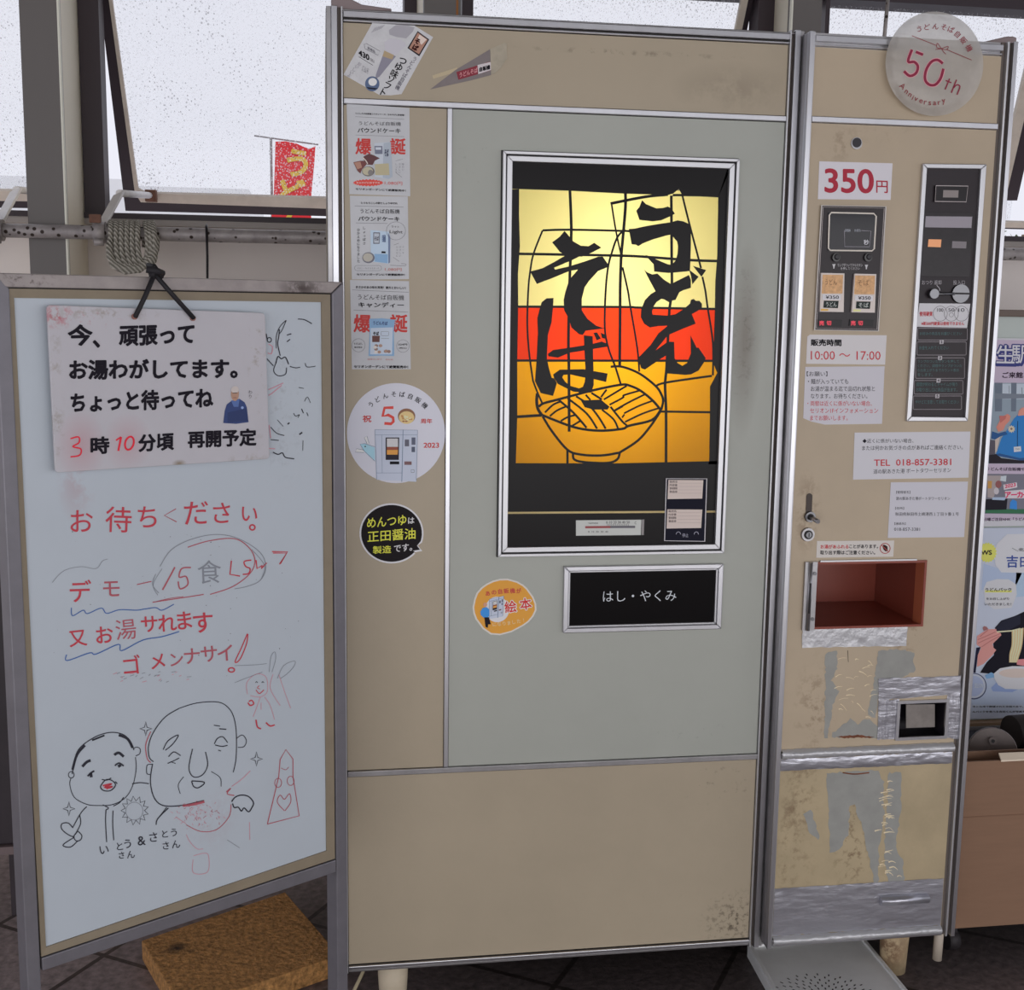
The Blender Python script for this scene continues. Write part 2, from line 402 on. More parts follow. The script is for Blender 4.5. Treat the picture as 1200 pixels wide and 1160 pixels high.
window(2, c1[1], c2[0], [(wx(97), wx(121)), (wx(473, 10), wx(498, 10))], [(118, -40), (477, -40), (477, 240), (160, 232)],
       [[(112, -40), (122, -40), (158, 226), (165, 237), (480, 248), (480, 256), (147, 247)]],
       [[(122, -40), (126, -40), (162, 222), (170, 226.5), (480, 235), (480, 248), (165, 237), (158, 226)]])
window(3, c2[1], c3[0], [(wx(540, 10), wx(553, 10)), (wx(884, 20), wx(904, 20))], [(549, -40), (882, -40), (845, 145), (548, 130)],
       [[(885, -40), (891, -40), (846, 180), (840, 180)], [(540, 120), (850, 135), (850, 150), (540, 135)]], [[(877, -40), (885, -40), (840, 180), (832, 180)]])
window(4, c3[1]+.02, 2.6, [(wx(962, 20), wx(967, 20))], [(960, -40), (1222, -40), (1183, 262), (960, 255)],
       [[(1219, 60), (1232, 60), (1192, 235), (1178, 235)], [(960, 261.5), (1330, 270.5), (1330, 272), (960, 263)]],
       [[(1207, 60), (1219, 60), (1178, 235), (1166, 235)], [(960, 255), (1330, 264), (1330, 270.5), (960, 261.5)]])

# galvanised pipe along the wall and its clamps with the window stays
galv = mat('galvanised_pipe', (128, 122, 120), .5, .3, vary=.3, vscale=30)
def pit(m):
    n = m.node_tree.nodes; l = m.node_tree.links; b = n['Principled BSDF']; g = n.new('ShaderNodeNewGeometry')
    v = n.new('ShaderNodeTexVoronoi'); v.inputs['Scale'].default_value = 55; l.new(g.outputs['Position'], v.inputs['Vector'])
    r = n.new('ShaderNodeMapRange'); r.inputs[1].default_value = .26; r.inputs[2].default_value = .2; l.new(v.outputs['Distance'], r.inputs[0])
    mx = n.new('ShaderNodeMix'); mx.data_type = 'RGBA'; mx.inputs[7].default_value = (.04, .025, .018, 1)
    src = b.inputs['Base Color'].links[0].from_socket; l.new(r.outputs[0], mx.inputs[0]); l.new(src, mx.inputs[6]); l.new(mx.outputs[2], b.inputs['Base Color'])
pit(galv)
YP = .715; PR = .0155
zp = atY(200, 274.5, YP).z
pipe = thing('pipe_rail', 'horizontal galvanised pipe with rust pits running along the window wall', 'pipe', (0, YP, zp))
MB().cyl((-1.9, YP, zp), (2.9, YP, zp), PR, galv, seg=24).build('pipe', pipe)
for x in (c1[0]+.02, c3[1]-.03):
    MB().box(x-.012, x+.012, YP+PR-.004, YC+.12, zp-.012, zp+.012, galv).build('bracket', pipe)
armm = mat('white_arm_paint', (186, 183, 182), .45, vary=.08, vscale=20); rustm = mat('rusty_steel', (92, 62, 48), .7, vary=.3, vscale=60)
def stay(label, dx, fx):
    a = atY(115+dx, 270+fx, YP-.02); b = atY(139+dx, 226+fx, YP+.18); c = PS.at(176+dx, 229+fx, .02)
    s = thing('window_stay', label, 'window stay', a)
    d = (b-a); side = V((.013, 0, .006))
    MB().slab([a-side, a+side, b+side, b-side], (0, .022, 0), armm).build('arm', s, bevel=.002)
    MB().tube([b+V((0, .008, 0)), c], .0085, armm, 8).build('rod', s)
    MB().box(c.x-.012, c.x+.016, c.y-.012, c.y+.02, c.z-.016, c.z+.014, rustm).build('end_block', s)
    k = MB(); k.cyl((a.x-.013, YP, zp), (a.x+.013, YP, zp), PR+.008, galv, seg=20)
    k.cyl((a.x-.009, YP-.02, zp-.022), (a.x+.011, YP-.02, zp-.022), .009, galv, seg=6)
    k.build('clamp', s)
    e = atY(111+dx, 256+fx, YP-.015); MB().box(e.x-.012, e.x+.012, e.y, e.y+.012, e.z-.009, e.z+.009, rustm).build('catch', s)
stay('white folding window stay clamped to the pipe beside the rope', 0, 0)
stay('white folding window stay at the left edge of the photo', -121, -4)

# rope hank over the pipe
ropem = mat('old_rope', (140, 134, 124), .9)
def rope_tex(m):
    n = m.node_tree.nodes; l = m.node_tree.links; b = n['Principled BSDF']; g = n.new('ShaderNodeNewGeometry')
    w = n.new('ShaderNodeTexWave'); w.inputs['Scale'].default_value = 58; w.inputs['Distortion'].default_value = 1.5; w.bands_direction = 'DIAGONAL'
    l.new(g.outputs['Position'], w.inputs['Vector'])
    r = n.new('ShaderNodeValToRGB'); r.color_ramp.elements[0].color = (.22, .2, .165, 1); r.color_ramp.elements[1].color = (.58, .545, .47, 1)
    l.new(w.outputs[0], r.inputs[0]); l.new(r.outputs[0], b.inputs['Base Color'])
    bp = n.new('ShaderNodeBump'); bp.inputs['Distance'].default_value = .003; l.new(w.outputs[0], bp.inputs['Height']); l.new(bp.outputs[0], b.inputs['Normal'])
rope_tex(ropem)
k = MB(); q = lambda x, y, d=0.0: atY(x, y, YP-PR-.008-d)
for i in range(6):                               # turns over the pipe: straight on the left, an open loop to the right
    x = 129.5+i*6.3; yb = 317-abs(i-2.5)*1.6; xr = 173+(i % 3)*4.4; dd = .001*i
    pth = [atY(x-.5, 266, YP+PR+.008), atY(x, 260, YP), q(x+.4, 268, dd), q(x+.2, 284, dd), q(x+1.5, 298, dd), q(x+7-i*.5, 309+i*.4, dd+.003), q(150+i*1.5, yb, .006+dd), q(163+i*1.2, yb-4+i*.5, .004+dd), q(xr-1.5, 302+i*.8, dd), q(xr, 288, dd), q(xr-1, 272, dd), atY(xr-2.5, 260.8, YP), atY(xr-3, 268, YP+PR+.008), atY(xr-4, 290, YP+PR+.012)]
    # smooth the turn
    sm = []
    for a in range(len(pth)-1):
        p0, p1, p2, p3 = pth[max(a-1, 0)], pth[a], pth[a+1], pth[min(a+2, len(pth)-1)]
        for t in (0, .25, .5, .75): sm.append(.5*((2*p1)+(p2-p0)*t+(2*p0-5*p1+4*p2-p3)*t*t+(3*p1-p0-3*p2+p3)*t**3))
    k.tube(sm+[pth[-1]], .0058, ropem, 8)
for i in range(3):                               # the slack end wound round the bottom
    k.tube([q(127+i*1.5, 284-i*2, .002), q(127.5+i, 300, .003), q(132+i*2, 312-i, .007), q(146, 319-i*2.6, .01), q(164, 317-i*2.2, .01), q(178, 306-i*2, .008), q(184-i*2, 292, .004), q(184.5-i*2, 276, .001)], .0054, ropem, 8)
tag(k.build('rope'), 'grey twisted rope coiled in loops over the pipe', 'rope')
k = MB(); p0 = atY(242, 268, YP-PR-.004)
k.tube([atY(241.5, 266, YP+PR+.004), atY(242, 263.5, YP), p0, atY(243, 300, YP-.01), atY(243, 345, YP-.005), atY(244, 420, YP)], .0028, blackp, 6)
tag(k.build('black_cord'), 'thin black cord hanging straight down from the pipe', 'cord')
k = MB(); k.tube([atY(1041, -6, .9), atY(1038, 25, .9), atY(1034, 70, .9)], .005, galv, 6)
tag(k.build('window_cable'), 'thin grey cable hanging in front of the window behind the round plastic disc', 'cable')

# outdoors: pale building, banner, tree
bd = thing('building', 'pale low building seen faintly through the rainy windows', 'building', (atY(-100, 210, 9).x, 9, -.12))
far = C(222, 216, 208, .8)
a = atY(-420, 205, 9); b = atY(146, 210, 9); c = atY(290, 219, 9)
MB().box(a.x, b.x, 9, 12, -.12, b.z, far).build('wall', bd)
MB().box(b.x, c.x, 9.2, 12, -.12, c.z, far).build('side_wing', bd)
YB = 3.6; PBn = Pl((0, YB, 0), (0, -1, 0))
bn = thing('banner', 'tall red banner with yellow hiragana lettering outside the rainy window', 'banner', (PBn.at(317, 163).x, YB, -.12))
pole = mat('banner_pole', (120, 116, 116), .5)
p0 = PBn.at(317.5, 161); MB().cyl((p0.x, YB, -.12), (p0.x, YB, p0.z), .006, pole, seg=10).build('pole', bn)
MB().cyl(PBn.at(298, 159), PBn.at(373, 169.5), .0035, pole, seg=8).build('crossbar', bn)
redb = C(206, 40, 46, .8); yel = C(232, 158, 62, .8)
MB().sheet(PBn, [(322.7, 166), (335, 165.5), (347, 168), (356, 172), (363, 174.5), (369.6, 171), (368.5, 190), (366, 215), (364, 240), (365.5, 270), (364, 330), (362, 420), (318, 416), (317, 330), (317.5, 262), (320.7, 229), (322, 195)], redb, .03, .006).build('cloth', bn)
k = MB()
for ch, cx, cy, sz in (('う', 348.5, 191, 36), ('ど', 342, 226, 36), ('ん', 342, 261, 34)): k.glyph(PBn, ch, cx, cy, sz, 4, yel, .035, .033)
k.build('lettering', bn)
tr = thing('tree', 'small green tree outside beyond the right-hand window', 'tree', (atY(1200, 280, 7).x, 7, -.12))
tp = atY(1205, 275, 7)
MB().cyl((tp.x, 7, -.12), (tp.x, 7, tp.z), .05, C(90, 75, 60)).build('trunk', tr)
k = MB(); leaf = C(66, 82, 50); rn = random.Random(3)
for i in range(240):
    c = tp+V((rn.gauss(0, .22), rn.gauss(0, .2), rn.gauss(-.25, .2))); u = V((rn.uniform(-1, 1), rn.uniform(-1, 1), rn.uniform(-1, 1))).normalized()*.045; w = u.cross(V((.3, .5, .8))).normalized()*.02
    if c.z > tp.z+.02: c.z = tp.z-.04
    k.poly([c-u, c+w, c+u, c-w], leaf)
k.build('foliage', tr)
# ------------------------------------------------------------------ the vending machine
ZT, ZH, ZL, ZB, W, UM = 1.84, 1.6993, .5035, .120, .7917, .1821
vm = thing('vending_machine', 'tall cream and pale green noodle vending machine with a glowing picture window', 'vending machine', (.6, .3, 0))
tape = mat('silver_tape', (.50, .50, .55), .3, .75, raw=True, bump=.28, bscale=16, stretch=(1, 1, 3))
brite = mat('bright_tape', (.60, .60, .62), .4, .45, raw=True, bump=.4, bscale=40)
R_disp = rect(PM, (588.4, 176.8), (865, 187.6), (846, 648.5), (583, 650))
R_din = rect(PM, (598, 187.6), (855.2, 196.2), (837.5, 640), (592.4, 641.4))
R_draw = rect(PM, (660, 662), (846, 660.6), (843.7, 735), (659, 741.3))
R_hat = rect(PN, (950, 660), (1083, 658), (1079, 732), (943, 735))
grow = lambda r, d: (r[0]-d, r[1]+d, r[2]-d, r[3]+d)
R_ret = rect(PN, (1052.5, 823), (1109, 822), (1105, 863), (1052, 865))
NX0, NX1 = .811, 1.2045                          # coin door
NP0, NP1 = .8225, 1.1785
NT = PN.at(956, 46).z; NH = PN.at(953, 140).z; NL = PN.at(917, 885).z; NB = PN.at(906, 1104).z

k = MB(); cab = mat('cabinet_paint', (120, 112, 98), .5); ins = mat('cabinet_inside', (40, 36, 34), .7)
holes(k, -.028, 1.195, .112, 1.85, [R_din, grow(R_hat, .0031), grow(R_ret, .0022)], .005, .009, ins)
k.box(-.028, -.024, .009, .62, .112, 1.85, cab); k.box(1.191, 1.195, .009, .62, .112, 1.85, cab)
k.box(-.024, 1.191, .009, .62, 1.846, 1.85, cab); k.box(-.024, 1.191, .009, .62, .112, .116, cab); k.box(-.024, 1.191, .616, .62, .116, 1.846, cab)
k.build('cabinet', vm)

# main front: panels and trim
cream_l = mat('cream_enamel_low', CREAM, .45, vary=.07, vscale=3.5, bump=.03, bscale=60)
g1 = PM.at(862, 1078); g2 = PM.at(850, 918); g3 = PM.at(760, 1075)
grime_and_shade(cream_l, [(g1.x, 0, g1.z, .08, .3, .07, .85, 90, .5), (g2.x, 0, g2.z, .11, .3, .06, .5, 70, .58), (g3.x, 0, g3.z, .2, .3, .06, .45, 60, .62)])
sage_c = mat('pale_green_door', GREEN, .4, vary=.05, vscale=3, bump=.06, bscale=22)
g4 = PM.at(872, 390); g5 = PM.at(560, 190); g6 = PM.at(800, 858)
g9 = PM.at(873, 400); grime_and_shade(sage_c, [(g9.x, 0, g9.z, .034, .3, .19, .58, 7, .14)], (.13, .085, .055))
grime_and_shade(sage_c, [(g4.x, 0, g4.z, .03, .3, .16, .4, 60, .52), (g5.x, 0, g5.z, .09, .3, .12, .3, 60, .6), (g6.x, 0, g6.z, .12, .3, .03, .5, 80, .6)])
cream_h = mat('cream_enamel_header', CREAM, .42, vary=.06, vscale=3)
g7 = PM.at(740, 62); g8 = PM.at(860, 105)
grime_and_shade(cream_h, [(g7.x, 0, g7.z, .25, .3, .006, .6, 40, .5), (g8.x, 0, g8.z, .12, .3, .05, .3, 8, .4)], (.12, .08, .05))
MB().box(0.001, W-.004, -.0, .0045, ZH+.006, ZT-.013, cream_h).build('header_panel', vm)
MB().box(0.001, UM-.005, -.0, .0045, ZL+.006, ZH-.006, cream).build('side_panel', vm)
k = MB(); holes(k, UM+.005, W-.004, ZL+.006, ZH-.006, [R_din, R_draw], -.0, .0045, sage_c); k.build('centre_panel', vm)
MB().box(0.001, W-.004, -.0, .0045, ZB+.007, ZL-.007, cream_l).build('lower_panel', vm)
def hbar(x0, x1, z, h, y=-.006, m=alu, y1=.0049): return MB().box(x0, x1, y, y1, z-h/2, z+h/2, m)
k = hbar(.001, W-.003, ZT+.0005, .0105); k.box(.001, W-.003, -.003, .0049, ZT-.0115, ZT-.008, alu); k.box(-.002, W+.02, -.002, .0049, ZT+.0058, ZT+.0088, alud); k.build('top_trim', vm, .0012)
hbar(.001, W-.003, ZH, .0098).build('header_trim', vm, .0012)
hbar(.001, W-.003, ZL, .0105, m=alud).build('middle_trim', vm, .0012)
k = hbar(.001, W-.003, ZB+.0015, .007, -.007); k.box(.001, W-.003, -.004, .0049, ZB-.0075, ZB-.0025, alud); k.build('bottom_trim', vm, .001)
MB().box(UM-.0042, UM+.0042, -.0045, .0049, ZL+.006, ZH-.0055, alu).build('divider_trim', vm, .001)
def stile(x, sg, y, zb, zt):
    k = MB()
    for a, b, d, m in ((0, .003, -.007, white_alu), (.003, .009, .003, groove), (.009, .019, -.009, alu), (.019, .0275, -.003, alud)):
        xs = sorted((x+sg*a, x+sg*b)); k.box(xs[0], xs[1], y+d, y+.006, zb, zt, m)
    return k
stile(0, -1, 0, ZB-.008, ZT+.012).build('side_rail', vm, .0008)
stile(W-.003, 1, .001, ZB-.012, ZT+.012).build('side_rail', vm, .0008)

# picture window: frame, glowing panes lit by a lamp behind, black artwork
dw = MB(); ring(dw, R_disp, .0055, -.012, .002, white_alu)
x0, x1, z0, z1 = R_disp; ring(dw, (x0+.0055, x1-.0055, z0+.0055, z1-.0055), .0022, -.004, .002, darkgap)
ring(dw, (x0+.0077, x1-.0077, z0+.0077, z1-.0077), .0095, -.009, .002, white_alu)
ring(dw, (x0-.002, x1+.002, z0-.002, z1+.002), .002, -.0015, .002, darkgap)
dw = dw.build('display_window', vm, .0008)
def glow(name, rgb, t=.9):
    m = bpy.data.materials.new(name); m.use_nodes = True; n = m.node_tree.nodes; l = m.node_tree.links; n.remove(n['Principled BSDF'])
    a = n.new('ShaderNodeBsdfTranslucent'); a.inputs[0].default_value = tuple(s2l(c)*t for c in rgb)+(1,)
    d = n.new('ShaderNodeBsdfDiffuse'); d.inputs[0].default_value = tuple(s2l(c)*.12 for c in rgb)+(1,)
    g = n.new('ShaderNodeBsdfGlossy'); g.inputs['Roughness'].default_value = .08
    m1 = n.new('ShaderNodeMixShader'); m1.inputs[0].default_value = .15; l.new(a.outputs[0], m1.inputs[1]); l.new(d.outputs[0], m1.inputs[2])
    m2 = n.new('ShaderNodeMixShader'); m2.inputs[0].default_value = .01; l.new(m1.outputs[0], m2.inputs[1]); l.new(g.outputs[0], m2.inputs[2])
    l.new(m2.outputs[0], n['Material Output'].inputs[0]); return m
GY, GR, GO, GS = glow('glow_cream', (255, 243, 164)), glow('glow_red', (255, 62, 6)), glow('glow_orange', (255, 180, 0)), glow('glow_slit', (255, 240, 190))
k = MB()
for ps, m in (([(596, 214), (850, 226), (850, 362), (596, 359.3)], GY), ([(596, 359.3), (850, 362), (850, 423), (596, 421.6)], GR),
              ([(596, 421.6), (850, 423), (846, 545), (594, 547)], GO), ([(590, 597), (838, 594.5), (838, 606), (590, 608)], GS)): k.flat(PM, ps, m, -.0012)
k.build('glowing_pane', dw)
za, zb, zc, zd, ze, zf = (Z(ox, oy, 8.923) for ox, oy in ((600, 210), (720, 210), (600, 330), (720, 330), (600, 425), (720, 425)))
art = mat('black_artwork', (12, 9, 10), .25, spec=.16)
k = MB(); O = 0.0
top = [(590, 183), (858, 193)] + zf() + [(841.6, 231.3)] + zb((880, 180), (715, 178), (700, 150), (672, 100), (615, 150), (560, 165)) + [(730, 226.8), (667, 223.5), (608.4, 221.6)]
k.flat(PM, top+[(590, 221)], art, O)
k.flat(PM, [(841.6, 231.3), (840.5, 299.7), (838.2, 330), (837.7, 363.6), (836.5, 400), (834.9, 423), (840.5, 437), (832, 453), (832, 481), (831, 540.4), (830, 544), (845, 544), (862, 190), (855, 190)], art, O)
k.flat(PM, [(588, 222), (608.4, 221.6), (608.2, 250), (609.3, 288), (607, 320), (607.3, 359), (606.2, 423), (606.2, 486.6), (604.5, 542.7), (588, 543)], art, O)
k.flat(PM, [(588, 542.7), (604, 542.7), (720, 542.9), (831, 540.4), (845, 540), (845, 598.2), (588, 599.8)], art, O)
k.flat(PM, [(588, 602.2), (845, 600.6), (845, 648), (588, 648)], art, O)
O = .0002
for ps in (
    zb((290, 220), (330, 260), (440, 305), (510, 300), (560, 285), (600, 310), (632, 360), (590, 385), (490, 430), (400, 440), (300, 430), (262, 425), (228, 330), (262, 290)),
    zb((150, 520), (215, 515), (330, 490), (480, 465), (590, 450), (660, 430), (720, 440), (775, 465), (800, 560), (800, 700), (795, 850), (790, 960), (640, 975), (560, 980), (415, 965), (410, 890), (322, 795), (340, 795), (420, 830), (500, 865), (560, 890), (600, 895), (640, 850), (660, 780), (665, 700), (655, 650), (620, 610), (590, 580), (540, 590), (400, 630), (300, 670), (250, 700), (225, 685), (180, 680), (165, 600)),
    zd((310, -126), (340, -100), (395, -75), (450, -85), (520, -20), (590, 25), (780, -70), (800, -20), (800, 65), (720, 90), (680, 110), (640, 190), (600, 200), (570, 215), (520, 185), (490, 180), (440, 215), (410, 260), (395, 310), (400, 345), (560, 355), (640, 340), (720, 290), (790, 230), (800, 190), (830, 180), (850, 200), (890, 200), (915, 230), (915, 280), (810, 340), (850, 440), (720, 490), (560, 560), (430, 720), (540, 640), (555, 625), (625, 630), (630, 800), (660, 850), (710, 880), (760, 850), (800, 750), (795, 560), (860, 690), (880, 690), (955, 800), (940, 840), (880, 930), (800, 970), (740, 975), (550, 960), (540, 870), (545, 770), (480, 810), (320, 920), (280, 905), (245, 800), (380, 660), (460, 540), (560, 460), (460, 465), (370, 480), (310, 440), (275, 370), (280, 290), (320, 190), (380, 130), (430, 100), (380, 10)),
    zb((820, 905), (960, 950), (910, 1020)), zb((780, 945), (880, 1020), (815, 1100), (800, 1010)),
    za((550, 540), (600, 600), (640, 650), (720, 695), (800, 700), (860, 665), (935, 715), (830, 770), (730, 810), (570, 800), (500, 760), (420, 660), (500, 600)),
    za((190, 965), (320, 930), (450, 860), (570, 790), (740, 790), (620, 850), (440, 925), (450, 945), (600, 910), (760, 860), (900, 810), (950, 810), (1005, 890), (1000, 920), (900, 960), (800, 1070), (760, 1131), (730, 1250), (730, 1370), (790, 1460), (880, 1530), (970, 1560), (770, 1585), (740, 1630), (700, 1620), (620, 1550), (600, 1470), (545, 1370), (540, 1260), (560, 1170), (600, 1050), (690, 945), (600, 960), (430, 1030), (260, 1095)),
    zc((360, 175), (435, 170), (430, 260), (415, 420), (375, 560), (365, 800), (385, 900), (415, 1005), (440, 1010), (470, 1060), (430, 1195), (300, 1165), (240, 1040), (255, 840), (270, 540), (265, 380), (285, 300), (310, 215)),
    zc((375, 755), (430, 715), (600, 690), (840, 650), (940, 625), (1000, 650), (1000, 680), (850, 705), (600, 745), (480, 795), (380, 780)),
    zc((750, 560), (845, 570), (850, 800), (855, 1000), (855, 1080), (830, 1160), (700, 1165), (690, 1120), (740, 1100), (760, 1050), (770, 960), (755, 700)),
    zc((430, 970), (500, 920), (750, 915), (860, 935), (1000, 960), (985, 1050), (860, 1020), (740, 1000), (610, 970), (540, 975), (525, 1000), (560, 1050), (610, 1090), (700, 1115), (740, 1105), (740, 1160), (640, 1150), (560, 1110), (480, 1070), (440, 1010)),
    zc((850, 535), (890, 530), (930, 595), (885, 615)), zc((925, 530), (985, 560), (985, 600), (940, 590)),
    ze((720, 395), (930, 385), (1020, 460), (1000, 490), (850, 490), (760, 465))): k.flat(PM, ps, art, O); O += 1.5e-5
O = .0001
for ps, w in (
    (za((605, 105), (620, 500), (612, 800), (600, 1160), (590, 1700), (595, 1980), (598, 2640)), 2.6), (za((70, 780), (500, 787), (1160, 800), (1400, 812)) + zb((640, 835), (880, 850), (1075, 855)), 2.4),
    (za((320, 535), (600, 528), (1160, 540)) + zb((150, 545)), 2.0), (za((320, 535), (225, 780), (190, 965), (170, 1160)) + zc((160, 450), (180, 750), (220, 1040)), 1.7), (ze((220, 190), (270, 320), (320, 430)), 1.7),
    (za((1040, 250), (1085, 530), (1140, 790)), 1.6), (za((1180, 520), (1100, 610), (1040, 780), (1005, 920), (980, 1160)) + zc((970, 480), (1010, 700), (1080, 890), (1140, 1080)), 1.9),
    (za((1030, 255), (1160, 228)) + zb((120, 222), (350, 180), (560, 160)), 2.6), (zb((115, 150), (115, 300), (90, 600), (70, 830), (60, 1160)) + zd((60, 300), (55, 880)), 2.7),
    (zb((85, 920), (140, 1160)) + zd((165, 250), (240, 700), (260, 940)), 1.8), (zb((595, 170), (598, 700), (600, 1160)) + zd((575, 300), (560, 600), (545, 900)) + zf((530, 230), (540, 500), (540, 1060)), 2.5),
    (zb((712, 175), (780, 450), (880, 830), (905, 930)), 1.8), (zb((920, 1020), (950, 1160)) + zd((975, 270), (1030, 640), (1030, 980)), 1.8),
    (zb((610, 166), (720, 166)), 2.2), (zc((45, 262), (1160, 265)) + zd((280, 272), (1060, 286)), 2.2), (zc((45, 825), (1160, 826)) + zd((1025, 828)), 2.2), (zd((430, 1095), (540, 1055), (1020, 985)), 2.0),
    (zf((480, 510), (1010, 518)), 2.0), (ze((40, 566), (310, 550)), 2.6), (zd((-40, 890), (80, 890), (260, 960), (430, 1090)) + zf((490, 330), (510, 400), (490, 490)), 2.2),
    (ze((265, 320), (258, 400), (270, 480), (310, 545)), 2.8), (ze((320, 560), (420, 720), (580, 910), (720, 960), (930, 970), (1100, 945)) + zf((70, 930), (250, 810), (380, 660), (480, 510)), 2.2),
    (ze((310, 545), (420, 590), (620, 665), (780, 700), (960, 710), (1160, 690)) + zf((150, 660), (390, 600), (480, 500)), 2.3),
    (ze((280, 460), (330, 425), (480, 385), (650, 340), (800, 300), (1000, 255), (1160, 228)) + zf((160, 240), (270, 290), (400, 395), (490, 500)), 2.3),
    (ze((345, 520), (430, 440), (510, 405)), 1.8), (ze((395, 560), (470, 500), (560, 460)), 1.8), (ze((510, 610), (580, 570), (670, 545)), 1.8), (ze((630, 660), (720, 605)), 1.8),
    (ze((490, 390), (640, 520), (780, 680)), 2.0), (ze((580, 370), (780, 530), (890, 690)), 1.9), (ze((670, 350), (800, 440), (900, 560), (980, 690)), 1.9), (ze((940, 490), (1060, 590), (1110, 690)), 1.8),
    (ze((770, 335), (820, 390)), 1.8), (ze((830, 315), (940, 385)), 2), (ze((1030, 460), (1150, 610)) + zf((130, 655)), 1.9), (ze((930, 360), (990, 280)), 1.8), (ze((960, 385), (1160, 265)) + zf((130, 243)), 1.8),
    (ze((1020, 440), (1160, 365)) + zf((100, 340), (270, 290)), 1.8), (zf((0, 500), (140, 420), (320, 330)), 1.8), (ze((1080, 500), (1160, 455)), 1.6), (zf((100, 530), (260, 450), (410, 395)), 1.7), (zf((80, 575), (105, 540)), 1.6),
    (zf((110, 620), (300, 530), (480, 470)), 1.7), (ze((580, 910), (580, 1055)), 2.2), (ze((640, 940), (650, 1010), (760, 1040), (1000, 1048)) + zf((30, 1010), (55, 945)), 2.2)):
    k.ribbon(PM, ps, w*1.28, art, O, smooth=len(ps) > 2); O += 1.5e-6
k.build('artwork', dw)
hx0, hx1, hz0, hz1 = R_din; k = MB(); lb = mat('lamp_box_white', (.85, .85, .82), .7, raw=True)
k.box(hx0-.004, hx1+.004, .30, .303, hz0-.004, hz1+.004, lb); k.box(hx0-.004, hx0-.001, .0095, .30, hz0-.004, hz1+.004, lb); k.box(hx1+.001, hx1+.004, .0095, .30, hz0-.004, hz1+.004, lb)
k.box(hx0-.001, hx1+.001, .0095, .30, hz0-.004, hz0-.001, lb); k.box(hx0-.001, hx1+.001, .0095, .30, hz1+.001, hz1+.004, lb)
k.build('lamp_housing', dw)
lc = PM.at(722, 360)
ll = area_light('window_tube', (lc.x, .2, lc.z), (lc.x, -1, lc.z), .04, .40, .98, (1, .97, .88)); ll.parent = dw; ll.location = V(ll.location)-V(vm.location)
# thermometer and information card inside the window
f = Z(660, 550, 6.667); k = MB(); k.sheet(PM, f((100, 398), (610, 393), (607, 513), (100, 518)), C(169, 171, 167), .0016, .001)
k.sheet(PM, f((612, 393), (634, 391), (630, 513), (612, 513)), C(120, 116, 116), .0016, .001)
k.ribbon(PM, f((172, 452), (370, 450)), 2.6, C(128, 60, 62), .002, False); k.ribbon(PM, f((368, 450), (562, 449)), 2.6, C(84, 82, 88), .002, False)
for s, b in (('THERMOMETER', (196, 415, 272, 427)), ('0', (335, 405, 348, 423)), ('10 20 30 40 50', (362, 403, 520, 423)), ('C', (558, 408, 572, 428)), ('0  10  20  30  40', (195, 480, 350, 494))): k.line(PM, s, b, C(70, 66, 70), .0, .002, f)
for i in range(16): x = 345+i*11; k.ribbon(PM, f((x, 425), (x, 440)), .35, C(70, 66, 70), .002, False)
k.build('thermometer', dw)
k = MB(); k.sheet(PM, f((800, 68), (1128, 70), (1112, 567), (787, 562)), C(28, 28, 44), .0016, .001)
k.ribbon(PM, f((806, 72), (1122, 73), (1106, 562), (792, 557)), 1.3, C(167, 164, 167), .002, False, True)
for y in (82, 312):
    dx = (y-82)*-.035
    k.flat(PM, f((822+dx, y), (1095+dx, y+2), (1086+dx, y+146), (815+dx, y+150)), C(180, 167, 160), .002)
    for j, s in enumerate(('販売名', '内容量', '賞味期限', '製造者')):
        k.line(PM, s, (832+dx, y+5+j*26, 892+dx, y+24+j*26), C(92, 80, 80), .01, .0024, f)
        k.ribbon(PM, f((898+dx, y+26+j*26), (1082+dx, y+26+j*26)), .3, C(150, 136, 132), .0024, False)
for x in (900, 1040): k.ribbon(PM, [f((x+17*math.cos(t), 508+20*math.sin(t)))[0] for t in [math.pi+i*math.pi/8 for i in range(9)]], .6, C(150, 150, 165), .002, False)
k.line(PM, '停止', (930, 500, 978, 530), C(150, 150, 165), 0, .002, f)
k.build('information_card', dw)

# chopstick and condiment drawer
dr = MB(); ring(dr, R_draw, .009, -.009, .003, alu); x0, x1, z0, z1 = R_draw
ring(dr, (x0+.0088, x1-.0088, z0+.0088, z1-.0088), .004, -.005, .003, white_alu)
dr = dr.build('condiment_drawer', vm, .0012)
MB().box(x0+.011, x1-.011, -.0008, .003, z0+.011, z1-.011, mat('drawer_black', (10, 8, 9), .25, spec=.08)).build('front_plate', dr)
k = MB(); k.line(PM, 'はし・やくみ', (408, 943, 685, 984, -4), C(176, 180, 185), -.004, .0012, Z(580, 400, 3.223)); k.build('lettering', dr)

# top corner caps
capm = mat('dull_cap', (112, 100, 100), .5, .2)
k = MB(); k.slab(PM.pts([(388.5, 12), (388, -4), (394, -9), (402, -6), (412, -1), (424, 5), (459, 10), (459, 12.8), (403, 12.5)], -.012), (0, .58, 0), capm); k.build('top_cap', vm, .002)
k = MB(); k.slab(PN.pts([(1148, 50), (1180, 42.5), (1188, 42.5), (1192, 44), (1191.5, 48), (1190, 51.5), (1150, 52.5)], -.02), (0, .58, 0), capm); k.build('top_cap', vm, .002)

